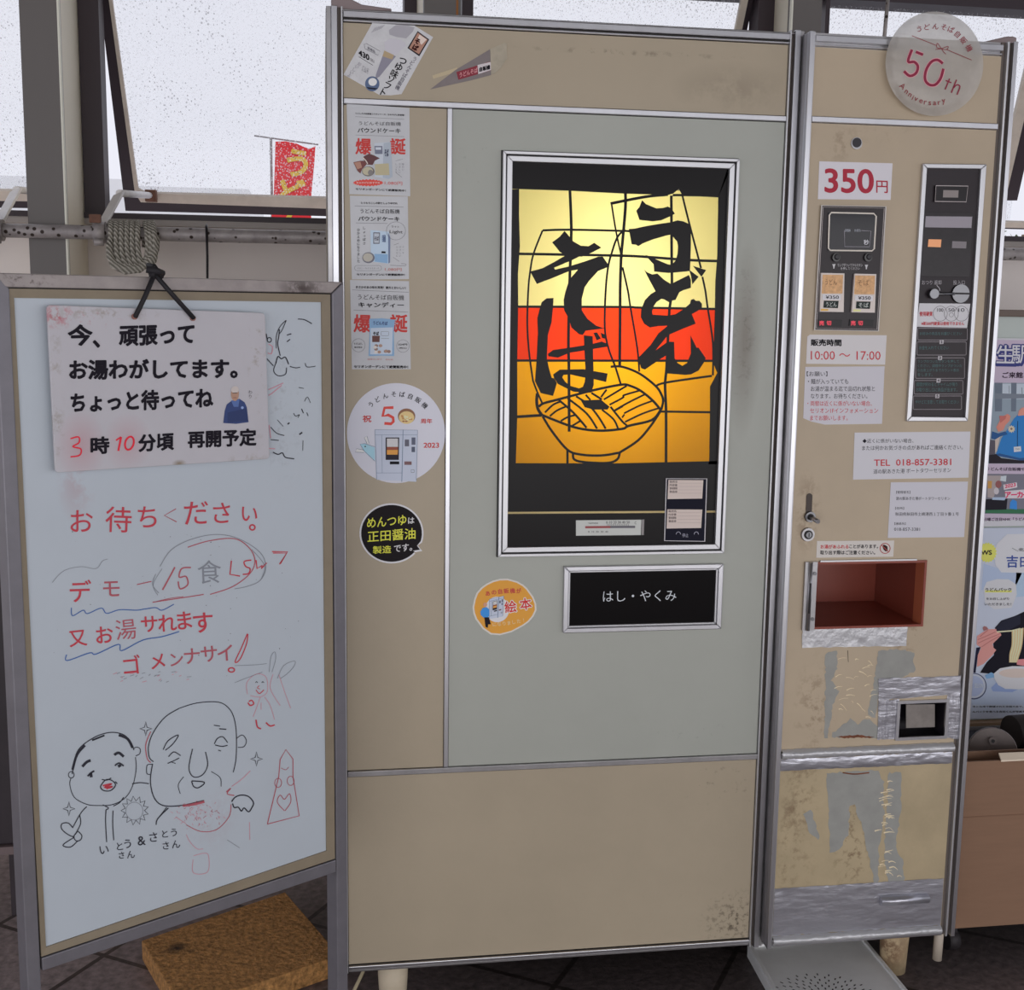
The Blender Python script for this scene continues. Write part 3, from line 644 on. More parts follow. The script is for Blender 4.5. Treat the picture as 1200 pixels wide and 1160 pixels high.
# feet
fm = mat('cream_plastic', (170, 158, 138), .5, vary=.08, vscale=30); frust = mat('rusted_foot', (150, 132, 104), .7, vary=.25, vscale=30)
fa = atY(1040, 1112, .06); grime_and_shade(frust, [(fa.x-.01, .03, fa.z+.01, .05, .09, .05, .9, 40, .42)], (.12, .035, .012))
fl = atY(460.5, 1138, .05)
for x, y, m in ((fl.x, .05, fm), (1.13, .06, frust), (fl.x, .56, fm), (1.13, .56, frust)):
    MB().cyl((x, y, 0), (x, y, .113), .025 if m is fm else .026, m, .031, 24).build('foot', vm)

# ---------------------------------------------------------------- coin door
YN = -.0345
cdoor = MB(); holes(cdoor, NX0, NX1, NB-.008, NT+.012, [grow(R_hat, .0031), grow(R_ret, .0022)], YN+.0045, YN+.027, alud)
cdoor = cdoor.build('coin_door', vm)
def npanel(name, x0, x1, z0, z1, m, hs=(), extra=None):
    k = MB(); holes(k, x0, x1, z0, z1, list(hs), YN, YN+.0044, m)
    if extra: extra(k)
    return k.build(name, cdoor)
cream_n = mat('cream_enamel_coin', (150, 136, 116), .45, vary=.08, vscale=4, bump=.03, bscale=50)
pa = PN.at
def gs(px, py, rx, rz, amt, ns, th): a = pa(px, py); return (a.x, YN, a.z, rx, .3, rz, amt, ns, th)
grime_and_shade(cream_n, [gs(985, 168, .06, .04, .4, 30, .5), gs(946, 600, .03, .09, .6, 35, .46), gs(1040, 152, .06, .03, .25, 30, .5), gs(955, 830, .05, .12, .5, 45, .5), gs(1060, 745, .05, .05, .6, 45, .5)], (.17, .085, .035))
npanel('header_panel', NP0, NP1, NH+.006, NT-.013, cream_n)
cream_w = mat('cream_enamel_worn', (146, 132, 106), .5, vary=.14, vscale=9, bump=.06, bscale=40)
grime_and_shade(cream_w, [gs(940, 900, .05, .5, .55, 30, .5), gs(1000, 985, .05, .13, .8, 60, .52), gs(985, 870, .04, .02, .9, 50, .4), gs(925, 985, .03, .2, .5, 50, .5)], (.14, .07, .03))
primer = mat('bare_grey_primer', (124, 124, 120), .6, vary=.12, vscale=25); peel = mat('peeling_film', (196, 178, 150), .4); rustp = mat('rust_patch', (96, 56, 38), .8, vary=.4, vscale=50)
f = Z(900, 640, 4.46)
def worn1(k):
    for sd, ps in enumerate((f((300, 560), (360, 545), (360, 640), (330, 700), (370, 760), (340, 830), (310, 1000), (290, 1000), (300, 760)),
               f((580, 545), (700, 540), (770, 560), (760, 600), (770, 650), (690, 690), (620, 700), (580, 760), (560, 900), (520, 880), (560, 680)),
               f((330, 985), (430, 900), (470, 930), (520, 900), (575, 940), (570, 1000), (330, 1000)))): k.flat(PN, jag(ps, 1.1, 3, sd), primer, .0003)
    rn = random.Random(5)
    for i in range(26):
        x, y = rn.uniform(340, 540), rn.uniform(590, 900); l = rn.uniform(12, 50); a = rn.uniform(-.4, .9)
        k.ribbon(PN, f((x, y), (x+l*.5*math.cos(a), y+l*.5*math.sin(a)-4), (x+l*math.cos(a), y+l*math.sin(a))), [rn.uniform(.4, 1.3), .3], peel, .0006)
    k.flat(PN, jag(f((355, 995), (420, 990), (470, 985), (555, 998), (540, 1003), (480, 1000), (400, 1003)), .5, 2, 9), rustp, .0005)
    k.ribbon(PN, f((417, 545), (420, 605)), .5, INK, .0005, False)
npanel('upper_panel', NP0, NP1, NL+.007, NH-.006, cream_n, [grow(R_hat, .003), grow(R_ret, .002)], worn1)
f2 = Z(860, 860, 3.53)
def worn2(k):
    for sd, ps in enumerate((f2((380, 160), (600, 150), (620, 200), (620, 330), (600, 480), (600, 630), (585, 630), (560, 520), (530, 380), (500, 290), (480, 300), (470, 420), (440, 480), (400, 490), (390, 300)),
               f2((290, 330), (320, 310), (355, 440), (320, 420)), f2((640, 160), (690, 160), (690, 300), (670, 480), (700, 520), (705, 625), (640, 625), (620, 520), (630, 380)))): k.flat(PN, jag(ps, 1.4, 4, sd+20), primer, .0003)
    rn = random.Random(8)
    for i in range(34):
        x, y = rn.gauss(640, 18), rn.uniform(190, 590); l = rn.uniform(14, 46); a = rn.uniform(-.5, .6)
        k.ribbon(PN, f2((x-l/2, y), (x, y-4), (x+l*.5*math.cos(a), y+l*.5*math.sin(a))), [rn.uniform(.6, 1.9), .4], peel, .0006)
    k.ribbon(PN, f2((450, 160), (500, 166), (560, 160)), 1.6, rustp, .0005)
k = MB(); holes(k, NP0, NP1, NB+.01, NL-.007, [], YN, YN+.0044, cream_w); worn2(k); k.build('lower_panel', cdoor)
k = MB(); x0, x1 = pa(917, 880).x+.004, R_ret[0]-.002
a = pa(917, 760); b = pa(1000, 868); pass

def nbar(z, h, m, y=-.006, x0=NP0, x1=NP1): return MB().box(x0, x1, YN+y, YN+.0046, z-h/2, z+h/2, m)
k = nbar(NT+.001, .011, alu); k.box(NP0, NP1, YN-.003, YN+.0046, NT-.0115, NT-.008, alu); k.build('top_trim', cdoor, .0012)
nbar(NH, .0105, alu).build('header_trim', cdoor, .0012); nbar(NL, .011, alu).build('middle_trim', cdoor, .0012)
nbar(NB, .013, alu).build('bottom_trim', cdoor, .0012)
k = MB()
for a, b, d, m in ((NP0-.0005, NP0-.003, -.006, white_alu), (NP0-.003, NX0, -.009, alu)): k.box(b, a, YN+d, YN+.006, NB-.009, NT+.012, m)
k.build('side_rail', cdoor, .001)
k = MB()
for a, b, d, m in ((0, .0072, .002, groove), (.0072, .0112, -.007, white_alu), (.0112, .018, .002, groove), (.018, .026, -.009, alu)): k.box(NP1+a, NP1+b, YN+d, YN+.006, NB-.009, NT+.012, m)
k.build('side_rail', cdoor, .0008)
# silver tape
def tp(pxs, m, lab, off=.0009):
    k = MB(); n = 14
    def grid(ps):
        a, b, c, d = (V(p) for p in ps); rn = random.Random(int(ps[0][0])); vs = []; ny = 5; nx = 22
        for j in range(ny+1):
            for i in range(nx+1):
                u, v = i/nx, j/ny; p = (a*(1-u)+b*u)*(1-v)+(d*(1-u)+c*u)*v
                e = 0 if 0 < i < nx and 0 < j < ny else .6
                p += V((rn.uniform(-.4, .4), rn.uniform(-e, e))); vs.append(PN.at(p.x, p.y, off+rn.uniform(0, .0011)))
        fs = [[j*(nx+1)+i, j*(nx+1)+i+1, (j+1)*(nx+1)+i+1, (j+1)*(nx+1)+i] for j in range(ny) for i in range(nx)]
        k.add(vs, fs, m, True)
    for ps in pxs: grid(ps)
    o = k.build('tape_patch', cdoor); o['label'] = lab; return o
tp([f((180, 430), (730, 408), (722, 522), (178, 530))], brite, 'bright silver tape under the hatch')
tp([f((578, 690), (1008, 678), (1006, 770), (578, 806)), f((578, 806), (685, 800), (680, 1005), (572, 1012)), f((938, 775), (1006, 768), (1000, 1010), (930, 1000))], tape, 'silver tape around the coin return')
def wrap(z0, z1, y, m, lab):
    k = MB(); rn = random.Random(int(z0*1000)); nx = 46; nz = 7; vs = []
    for j in range(nz+1):
        for i in range(nx+1):
            t = j/nz; prof = math.sin(math.pi*t)
            vs.append((NP0+.001+(NP1-NP0-.003)*i/nx, YN-.0008-y*prof**.6-rn.uniform(0, .0012), z0+(z1-z0)*t+rn.uniform(-.0008, .0008)))
    k.add(vs, [[j*(nx+1)+i, j*(nx+1)+i+1, (j+1)*(nx+1)+i+1, (j+1)*(nx+1)+i] for j in range(nz) for i in range(nx)], m, True)
    o = k.build('tape_patch', cdoor); o['label'] = lab
wrap(NL-.007, NL+.012, .0095, brite, 'crinkled silver tape over the middle trim')
wrap(pa(917, 903).z, NL-.0075, .0012, tape, 'silver tape band below the middle trim')
wrap(NB-.004, NB+.013, .0095, brite, 'crinkled silver tape over the bottom trim')
wrap(NB+.0135, pa(906, 1041).z, .0012, tape, 'wide silver tape band along the foot of the coin door')
bl = pa(1030, 1054); br_ = pa(1086, 1051)
k = MB(); k.tube([(bl.x, YN-.006, bl.z), (br_.x, YN-.006, br_.z)], .009, tape, 12); o = k.build('tape_lump', cdoor)

# serving hatch
redm = mat('red_brown_enamel', (112, 52, 40), .35, vary=.1, vscale=12); hx0, hx1, hz0, hz1 = R_hat
sh = MB(); D = .2
sh.box(hx0, hx1, YN+D, YN+D+.003, hz0, hz1, redm); sh.box(hx0-.003, hx0, YN+.001, YN+D, hz0-.003, hz1+.003, redm); sh.box(hx1, hx1+.003, YN+.001, YN+D, hz0-.003, hz1+.003, redm)
sh.box(hx0, hx1, YN+.001, YN+D, hz0-.003, hz0, redm); sh.box(hx0, hx1, YN+.001, YN+D, hz1, hz1+.003, redm)
ring(sh, (hx0-.003, hx1+.0035, hz0-.003, hz1+.003), .0045, YN-.004, YN+.001, redm)
sh.box(hx1-.0012, hx1-.0002, YN-.002, YN+.03, hz0, hz1, mat('red_brown_lit', (152, 84, 58), .4)); hm = MB(); a = pa(946, 658); b = pa(943, 735)  # front of the right wall, painted brighter for light from the left
sh = sh.build('serving_hatch', vm)
x = hx0-.002
k = MB(); k.box(x-.008, x+.016, YN-.0065, YN-.001, hz0-.004, hz1+.004, alud); k.tube([(x+.002, YN-.009, hz0-.004), (x+.002, YN-.009, hz1+.004)], .0035, alu, 10)
for z in (hz0+.018, hz1-.018): k.cyl((x+.011, YN-.0085, z), (x+.011, YN-.006, z), .0035, chrome, seg=12)
k.box(x-.0005, x+.003, YN-.0132, YN-.009, hz0+.03, hz1-.035, blackp); k.build('hinge', sh)
MB().box(hx0+.02, hx1-.018, YN-.005, YN-.001, hz1+.003, hz1+.006, white_alu).build('upper_lip', sh)
# coin return
rx0, rx1, rz0, rz1 = R_ret; cr = MB(); ring(cr, (rx0-.005, rx1+.005, rz0-.003, rz1+.005), .006, YN-.005, YN-.0002, alu)
bk = mat('return_cup', (24, 20, 26), .4)
cr.box(rx0, rx1, YN+.05, YN+.053, rz0, rz1, bk); cr.box(rx0-.002, rx0, YN, YN+.05, rz0, rz1, bk); cr.box(rx1, rx1+.002, YN, YN+.05, rz0, rz1, bk); cr.box(rx0, rx1, YN, YN+.05, rz0-.002, rz0, bk); cr.box(rx0, rx1, YN, YN+.05, rz1, rz1+.002, bk)
cr = cr.build('coin_return', vm)
fc = Z(900, 640, 4.46); k = MB(); pf = Pl((0, YN+.018, 0), (0, -1, 0)); k.slab([pf.at(*p) for p in fc((722, 828), (872, 826), (872, 945), (722, 950))], (0, .002, 0), mat('flap_plastic', (112, 106, 102), .3, vary=.2, vscale=40)); k.build('flap', cr)
# key hole cup, latch, lock
h = pa(1003.5, 168); k = MB(); k.cyl((h.x, YN-.002, h.z), (h.x, YN, h.z), .0105, alud, seg=20); k.cyl((h.x, YN-.003, h.z+.001), (h.x, YN-.0018, h.z+.001), .0085, bk, seg=20); k.build('keyhole_cup', vm)
f = Z(930, 490, 5.4545); lt = MB(); a, b = pa(*f((100, 500))[0]), pa(*f((98, 595))[0])
lt.slab([(a.x+s*.006*math.cos(t), YN-.0015, (a.z if math.sin(t) > 0 else b.z)+.006*math.sin(t)) for s in (1,) for t in [2*math.pi*i/16 for i in range(16)]], (0, .0012, 0), mat('slot_shadow', (58, 50, 46), .6))
lt = lt.build('latch', vm); c = pa(*f((100, 628))[0])
k = MB(); k.cyl((c.x, YN-.007, c.z), (c.x, YN-.001, c.z), .0098, chrome, .0105, 24); k.cyl((c.x, YN-.009, c.z), (c.x, YN-.006, c.z), .006, blackp, seg=20); k.tube([(c.x, YN-.008, c.z), (c.x+.003, YN-.035, c.z-.004)], .0042, alud, 12); k.build('knob', lt)
c = pa(*f((88, 742))[0]); k = MB(); k.cyl((c.x, YN-.005, c.z), (c.x, YN, c.z), .0125, alud, .0135, 28); k.cyl((c.x, YN-.006, c.z), (c.x, YN-.004, c.z), .0085, blackp, seg=24); k.cyl((c.x, YN-.008, c.z), (c.x, YN-.005, c.z), .0055, chrome, seg=20); k.box(c.x-.0008, c.x+.0008, YN-.0085, YN-.0079, c.z-.004, c.z+.004, blackp); k.build('key_lock', vm)

# selection panel
f = Z(950, 230, 6.82); plate = mat('selection_plate', (40, 35, 37), .3, vary=.06, spec=.25)
sp = MB(); sp.sheet(PN, f((90, 75), (600, 85), (540, 1075), (35, 1065)), plate, .004, .004)
sp = sp.build('selection_panel', vm)
k = MB(); k.ribbon(PN, f((88, 73), (602, 83), (542, 1077), (32, 1067)), 1.5, C(171, 166, 162), .0044, False, True); k.ribbon(PN, f((100, 86), (588, 96), (530, 1064), (46, 1054)), .7, C(150, 142, 140), .0044, False, True); k.build('edge_trim', sp)
k = MB(); k.sheet(PN, f((140, 130), (525, 138), (508, 436), (140, 434)), mat('screen_glass', (16, 14, 22), .08, spec=.3), .006, .002)
k.ribbon(PN, f((165, 130), (505, 138), (524, 160), (508, 420), (490, 436), (158, 432), (142, 415), (150, 150)), 1.7, C(180, 173, 164), .0064, False, True)
k.ribbon(PN, f((270, 272), (272, 402), (470, 404), (482, 278), (405, 274)), .6, C(130, 126, 134), .0064, False)
k.line(PN, '調理中', (275, 262, 318, 284), C(158, 162, 171), 0, .0064, f); k.line(PN, 'お待ち', (350, 262, 400, 284), C(158, 162, 171), 0, .0064, f); k.line(PN, '秒', (424, 346, 466, 388), C(180, 180, 185), .02, .0064, f)
k.build('countdown_screen', sp)
for x, y in ((190, 490), (445, 490)):
    c = PN.at(*f((x, y))[0]); k = MB(); k.cyl((c.x, YN-.009, c.z), (c.x, YN-.004, c.z), .0075, mat('lamp_black', (18, 14, 15), .15), seg=20); k.cyl((c.x+.001, YN-.011, c.z+.001), (c.x+.001, YN-.009, c.z+.001), .004, bk, .0055, 16); k.build('signal_lamp', sp)
k = MB(); wht = C(171, 169, 171)
k.line(PN, 'ランプがついてからボタン', (215, 536, 415, 562), wht, 0, .0044, f); k.line(PN, 'を押してください', (240, 566, 392, 588), wht, 0, .0044, f)
for x, y in ((185, 560), (445, 565)): k.flat(PN, f((x-12, y-18), (x+14, y-18), (x+6, y+2), (x+4, y+18), (x-4, y+18), (x-5, y+2)), wht, .0044)
k.build('lettering', sp)
tan = mat('noodle_photo', (186, 140, 96), .4, vary=.3, vscale=140)
for i, (x0, x1, y0, y1, dx, nm) in enumerate(((80, 270, 612, 925, -6, 'うどん'), (340, 525, 618, 930, -12, 'そば'))):
    b = MB(); b.sheet(PN, f((x0+dx*-1, y0), (x1-dx*0, y0+4), (x1+dx, y1), (x0+dx, y1-3)), C(176, 166, 160, .25), .009, .005)
    k = b; k.flat(PN, f((x0+16, y0+14), (x1-10, y0+16), (x1-16, y0+165), (x0+8, y0+165)), tan, .0094)
    k.line(PN, nm, (x0+35, y0+50, x1-60, y0+95), C(110, 74, 50), .0, .0097, f)
    k.flat(PN, f((x0+16, y0+172), (x1-28, y0+176), (x1-30, y0+218), (x0+14, y0+214)), C(184, 182, 185), .0096); k.line(PN, '¥350', (x0+40, y0+180, x1-45, y0+208), C(60, 56, 60), .01, .0099, f)
    k.flat(PN, f((x0+26, y0+222), (x1-46, y0+224), (x1-52, y0+282), (x0+22, y0+278)), C(58, 66, 64), .0096); k.line(PN, nm, (x0+42, y0+232, x1-62, y0+270), C(167, 171, 167), .01, .0099, f)
    k.flat(PN, f((x0+2, y1-26), (x0+60, y1-24), (x0+60, y1-10), (x0, y1-10)), C(226, 150, 70) if i == 0 else C(214, 206, 130), .0096)
    k.build('selection_button', sp)
for x0, x1 in ((62, 252), (314, 504)):
    b = MB(); b.sheet(PN, f((x0, 982), (x1, 986), (x1-6, 1042), (x0-6, 1038)), blackp, .006, .002); k = b; led = emis('red_lamp', (235, 22, 60), .75)
    for j, ch in enumerate('売切'): k.glyph(PN, ch, *f((x0+26+j*58, 1013))[0], 5.6, 0, led, .05, .0064)
    k.build('sold_out_lamp', sp)
# coin mechanism
f = Z(1060, 180, 3.627)
cm = MB(); o_ = f((80, 42), (350, 45), (270, 1138), (10, 1138)); i_ = f((97, 62), (326, 65), (259, 1120), (30, 1117))
for a in range(4): b = (a+1) % 4; cm.sheet(PN, (o_[a], o_[b], i_[b], i_[a]), white_alu, .008, .008)
cm = cm.build('coin_mechanism', vm, .0012)
k = MB(); k.sheet(PN, f((95, 60), (324, 63), (260, 1122), (28, 1119)), mat('coin_plate', (38, 33, 36), .35, vary=.1, vscale=20, spec=.25), .002, .002); k.build('face_plate', cm)
k = MB(); k.sheet(PN, f((134, 136), (270, 138), (262, 205), (130, 203)), blackp, .007, .005); k.ribbon(PN, f((134, 136), (270, 138), (262, 205), (130, 203)), 1, C(150, 142, 142), .0074, False, True); k.flat(PN, f((165, 155), (230, 156), (228, 187), (163, 186)), C(112, 104, 102, .3), .0074); k.build('bill_slot', cm)
k = MB(); k.sheet(PN, f((85, 248), (292, 252), (278, 524), (68, 520)), mat('dark_cover', (30, 25, 28), .2, vary=.25, vscale=35, spec=.25), .006, .004)
k.flat(PN, f((90, 266), (288, 268), (284, 316), (87, 313)), C(122, 116, 124, .25), .0064)
k.flat(PN, f((203, 372), (264, 374), (262, 403), (201, 401)), C(100, 94, 98, .3), .0064); k.build('cover', cm)
k = MB(); k.flat(PN, f((102, 364), (157, 365), (154, 398), (99, 396)), emis('amber_lamp', (246, 168, 118), .55, (.3, .15, .08)), .0068); k.build('amber_lamp', cm)
k = MB(); a, b = PN.at(*f((92, 597))[0]), PN.at(*f((200, 596))[0])
k.tube([(a.x, YN-.010, a.z), (b.x, YN-.010, b.z)], .0026, chrome, 10); c = PN.at(*f((113, 596))[0]); k.cyl((c.x, YN-.013, c.z), (c.x, YN-.002, c.z), .0088, chrome, seg=24); k.build('return_lever', cm)
k = MB(); c = PN.at(*f((232, 595))[0]); k.cyl((c.x, YN-.007, c.z), (c.x, YN-.002, c.z), .0168, chrome, .0175, 32); k.box(c.x-.0165, c.x+.0165, YN-.0078, YN-.0068, c.z-.0016, c.z+.0016, blackp); k.build('coin_slot', cm)
k = MB(); k.sheet(PN, f((64, 636), (280, 638), (266, 740), (50, 736)), C(176, 175, 178), .0035, .0015)
for x, s in ((152, '100'), (199, '50'), (242, '10')):
    k.ribbon(PN, [f((x+30*math.cos(t), 680+32*math.sin(t)))[0] for t in [i*2*math.pi/28 for i in range(28)]], .45, C(90, 84, 90), .004, False, True)
    k.line(PN, s, (x-13, 657, x+13, 672), C(70, 66, 74), .0, .004, f)
k.ribbon(PN, [f((199+9*math.cos(t), 685+9*math.sin(t)))[0] for t in [i*2*math.pi/16 for i in range(16)]], .4, C(90, 84, 90), .004, False, True)
k.line(PN, '使用硬貨', (64, 671, 119, 691), RED, .02, .004, f); k.line(PN, '※新500円硬貨は使用できません', (72, 714, 254, 730), RED, .02, .004, f); k.build('coin_notice', cm)
k = MB(); gr = C(66, 96, 96); gl = C(126, 120, 124)
k.line(PN, 'おつり 返却', (74, 538, 157, 557), C(150, 146, 150), .0, .0024, f); k.line(PN, '投入口', (207, 538, 256, 557), C(150, 146, 150), .0, .0024, f)
k.ribbon(PN, f((137, 560), (148, 572), (150, 582)), .7, C(170, 166, 170), .0024); k.build('lettering', cm)
for (x0, y0, x1, y1), n, ls in (((56, 742, 267, 792), '', ['お好みの商品をお選びください']), ((53, 800, 262, 856), '2', ['お金を入れてください']), ((47, 868, 255, 955), '3', ['ランプのついたボタンを押して', 'ください。調理中ランプがついた', 'ら出来上がりまでカウント表示', 'をします。']), ((41, 964, 248, 1022), '4', ['調理が終わるとチャイムが鳴り', 'お取り出し口に商品が出ます。']), ((37, 1030, 242, 1087), '5', ['やけどに注意してお取りください'])):
    k = MB(); k.rrect(PN, *f((x0, y0))[0], *f((x1, y1))[0], .6, gl, .0024, 1.2)
    if n: x = (x0+x1)/2; k.flat(PN, f((x-8, y0-8), (x+9, y0-8), (x+8, y0+9), (x-9, y0+9)), C(160, 156, 160), .0027); k.line(PN, n, (x-4, y0-6, x+4, y0+6), INK, .03, .003, f)
    hgt = (y1-y0-12)/max(len(ls), 2)
    for j, s in enumerate(ls): ya = y0+8+j*hgt+(0 if len(ls) > 1 else hgt*.4); k.line(PN, s, (x0+9, ya, x0+9+(x1-x0-20)*min(1, len(s)/15), ya+hgt*.72), gr, .0, .0024, f)
    k.build('instruction_step', cm)

# ------------------------------------------------------------------ things stuck on the machine
def sticker(name, label, cat, pl, outline, m, group=None, off=.0008, th=.0007):
    pts = pl.pts(outline, off-th); c = sum(pts, V((0, 0, 0)))/len(pts)
    t = thing(name, label, cat, c, group)
    MB().slab(pl.pts(outline, off), -pl.n*th, m).build('paper', t)
    return t
T = .0011                                          # print sits a hair above the paper
def put(k, t, name='print'): return k.build(name, t)
GREY = C(92, 90, 98); DARK = C(48, 46, 54)
# soft-serve flyer, tilted
f = Z(380, 0, 6.667)
wrink = mat('creased_flyer', (171, 171, 173), .35, vary=.08, vscale=40, bump=.3, bscale=30)
t = sticker('flyer', 'tilted creased flyer for soft ice cream on the top left of the machine', 'flyer', PM, f((150, 582), (375, 180), (705, 200), (850, 290), (604, 735), (520, 745), (432, 742)), wrink)
k = MB(); sw = C(142, 140, 146); sl = C(200, 200, 203)
k.flat(PM, f((505, 235), (560, 195), (640, 195), (705, 215), (690, 250), (640, 300), (570, 290), (510, 270)), sw, T)
k.flat(PM, jag(f((470, 330), (520, 300), (600, 310), (640, 350), (560, 430), (500, 420), (470, 380)), .6, 2, 3), C(168, 166, 172), T)
k.flat(PM, f((470, 395), (540, 430), (560, 440), (430, 600), (400, 615), (405, 580), (440, 480)), C(118, 116, 128), T)
k.flat(PM, f((470, 395), (545, 430), (530, 465), (455, 440)), C(150, 132, 104), T+.0002)
k.disc(PM, *f((375, 655))[0], 8.4, 8.8, C(72, 88, 116), T); k.disc(PM, *f((378, 640))[0], 5, 4.6, sl, T+.0002); k.flat(PM, f((330, 680), (420, 690), (395, 700), (345, 695)), C(40, 44, 60), T+.0002)
k.flat(PM, f((730, 243), (820, 308), (742, 440), (650, 375)), DARK, T); k.flat(PM, f((731, 254), (808, 310), (740, 424), (664, 374)), C(150, 112, 96), T+.0002)
k.flat(PM, f((745, 270), (800, 308), (760, 350), (725, 310)), C(193, 176, 167), T+.0003)
k.glyph(PM, 'そ', *f((728, 322))[0], 7, 28, C(72, 26, 26), .06, T+.0005); k.glyph(PM, 'ば', *f((712, 372))[0], 7, 28, C(72, 26, 26), .06, T+.0005)
for ch, x, y, s in (('つ', 612, 476, 10.5), ('ゆ', 582, 524, 10.5), ('味', 548, 578, 10), ('ソ', 518, 622, 9.5), ('フ', 492, 672, 10), ('ト', 462, 722, 10)): k.glyph(PM, ch, *f((x, y))[0], s, 28, INK, .02, T)
for i, ch in enumerate('うどんそば自販機'): k.glyph(PM, ch, *f((706-i*19, 460+i*32))[0], 5.6, 28, GREY, .02, T)
k.text(PM, '430', *f((268, 432), (352, 476)), 7, INK, .04, T); k.text(PM, '円税込', *f((358, 478), (392, 494)), 4, INK, .0, T)
k.ribbon(PM, f((270, 443), (380, 510)), .5, INK, T, False); k.text(PM, '新商品', *f((338, 384), (398, 416)), 3.4, GREY, .02, T)
k.ribbon(PM, f((312, 345), (330, 340), (436, 400), (420, 432), (318, 380)), .5, GREY, T, False, True)
for i in range(3): k.text(PM, 'だしの香り'[i:i+3], *f((300-i*4, 524+i*14), (350-i*4, 552+i*14)), 2.2, GREY, 0, T)
for i in range(5): k.glyph(PM, 'おいしいよ'[i], *f((275-i*20, 500+i*22))[0], 5, 28, sw, .03, T)
for i in range(6): k.ribbon(PM, f((370+i*14, 255-i*6), (400+i*14, 215-i*4)), .8, sw, T)
put(k, t)
# cone sleeve
f = Z(380, 0, 4.833)
t = sticker('paper_cone', 'grey paper cone sleeve stuck flat beside the tilted flyer', 'paper cone', PM, f((600, 506), (745, 395), (940, 278), (945, 425), (830, 455)), mat('grey_cone_paper', (104, 96, 96), .5, vary=.1, vscale=40))
k = MB(); k.slab(PM.pts(f((940, 278), (1020, 243), (1033, 248), (1036, 330), (1000, 385), (962, 418), (945, 420)), .0016), (0, .0012, 0), mat('cone_lining', (142, 134, 118), .5, vary=.15, vscale=60)); put(k, t, 'lining')
k = MB(); k.flat(PM, f((748, 408), (925, 352), (950, 348), (956, 395), (760, 452)), C(112, 30, 44), T); k.flat(PM, f((868, 368), (944, 350), (952, 394), (872, 420)), C(176, 169, 171), T+.0002)
k.ribbon(PM, f((944, 348), (957, 396)), 1.3, INK, T+.0003, False); k.text(PM, 'うどんそば', *f((766, 440), (868, 410)), 6, C(176, 120, 124), .03, T+.0002); k.text(PM, '自販機', *f((878, 408), (940, 392)), 5.5, INK, .05, T+.0004)
put(k, t, 'label')
MB().sheet(PM, f((612, 428), (752, 382), (756, 405), (618, 446)), mat('old_tape', (158, 145, 118), .3), .0005, .0004).build('tape', t)

# three leaflets in a column
leaf_m = mat('leaflet_paper', (162, 163, 166), .45, vary=.05, vscale=20, bump=.12, bscale=35)
LB = C(116, 148, 178); LB2 = C(92, 122, 160); RD = C(168, 46, 42)
def bakutan(k, f, y0, y1, xs):
    for ch, x in xs: a = f((x, (y0+y1)/2))[0]; b = f((x, y0), (x, y1)); k.glyph(PM, ch, *a, (b[1][1]-b[0][1])*1.06, 1, RD, .025, T, .95)
f = Z(400, 120, 10.09)
t = sticker('leaflet', 'white leaflet with a brown cake, uppermost of the three leaflets in the column', 'leaflet', PM, f((62, 20), (430, 40), (805, 65), (815, 1110), (450, 1095), (95, 1085)), leaf_m, 'product leaflets on the side panel')
k = MB()
for s, b, bo in (('うどんそば自販機コラボシリーズ、おみやげに新登場！', (165, 118, 748, 140, 22), .02), ('うどんそば自販機', (205, 222, 705, 268, 10), .0), ('パウンドケーキ', (192, 300, 700, 358, 8), .02), ('1,080円', (512, 930, 720, 975, 8), .0), ('セリオンガーデンにて絶賛販売中！', (168, 1008, 762, 1036, 22), .03)): k.line(PM, s, b, INK if s[0] != '1' else RD, bo, T, f)
for a, b in (((165, 168), (742, 200)), ((168, 385), (746, 405))): k.ribbon(PM, f(a, b), .35, GREY, T, False)
bakutan(k, f, 425, 615, (('爆', 262), ('誕', 668)))
k.flat(PM, f((390, 480), (585, 468), (605, 880), (560, 905), (395, 880)), C(166, 172, 180), T+.0003); k.flat(PM, f((500, 480), (585, 470), (605, 880), (560, 905), (490, 890)), C(146, 154, 164), T+.0004)
k.flat(PM, f((392, 515), (485, 515), (488, 610), (398, 610)), C(96, 100, 116), T+.0005); k.flat(PM, f((405, 530), (470, 530), (470, 560), (405, 560)), C(171, 176, 185), T+.0006); k.text(PM, 'そば', *f((510, 640), (560, 640)), 9, C(60, 64, 84), .05, T+.0006)
k.flat(PM, f((395, 730), (560, 720), (570, 860), (400, 860)), C(158, 150, 122), T+.0005)
k.flat(PM, f((262, 640), (330, 605), (395, 630), (455, 660), (395, 690), (370, 740), (310, 735), (270, 700)), C(80, 46, 48), T+.0007); k.flat(PM, f((142, 708), (225, 690), (262, 690), (300, 730), (245, 790), (225, 840), (190, 810)), C(98, 54, 52), T+.0006); k.flat(PM, f((150, 712), (225, 700), (245, 770), (190, 790)), C(150, 112, 96), T+.0007)
k.ribbon(PM, f((258, 655), (290, 690), (312, 725)), 1.2, C(187, 176, 167), T+.0008)
k.disc(PM, *f((318, 815))[0], 7.2, 5.8, C(92, 86, 84), T+.0008); k.disc(PM, *f((312, 812))[0], 6.2, 4.9, C(160, 154, 132), T+.0009); k.disc(PM, *f((345, 830))[0], 3, 3.4, C(110, 106, 104), T+.001)
k.flat(PM, [f((318+175*math.cos(a)*(1+.05*math.cos(26*a)), 950+38*math.sin(a)*(1+.16*math.cos(26*a))))[0] for a in [i*2*math.pi/104 for i in range(104)]], C(186, 62, 54), T); k.line(PM, 'おみやげにおすすめ', (178, 938, 455, 962), C(203, 171, 166), .02, T+.0003, f)
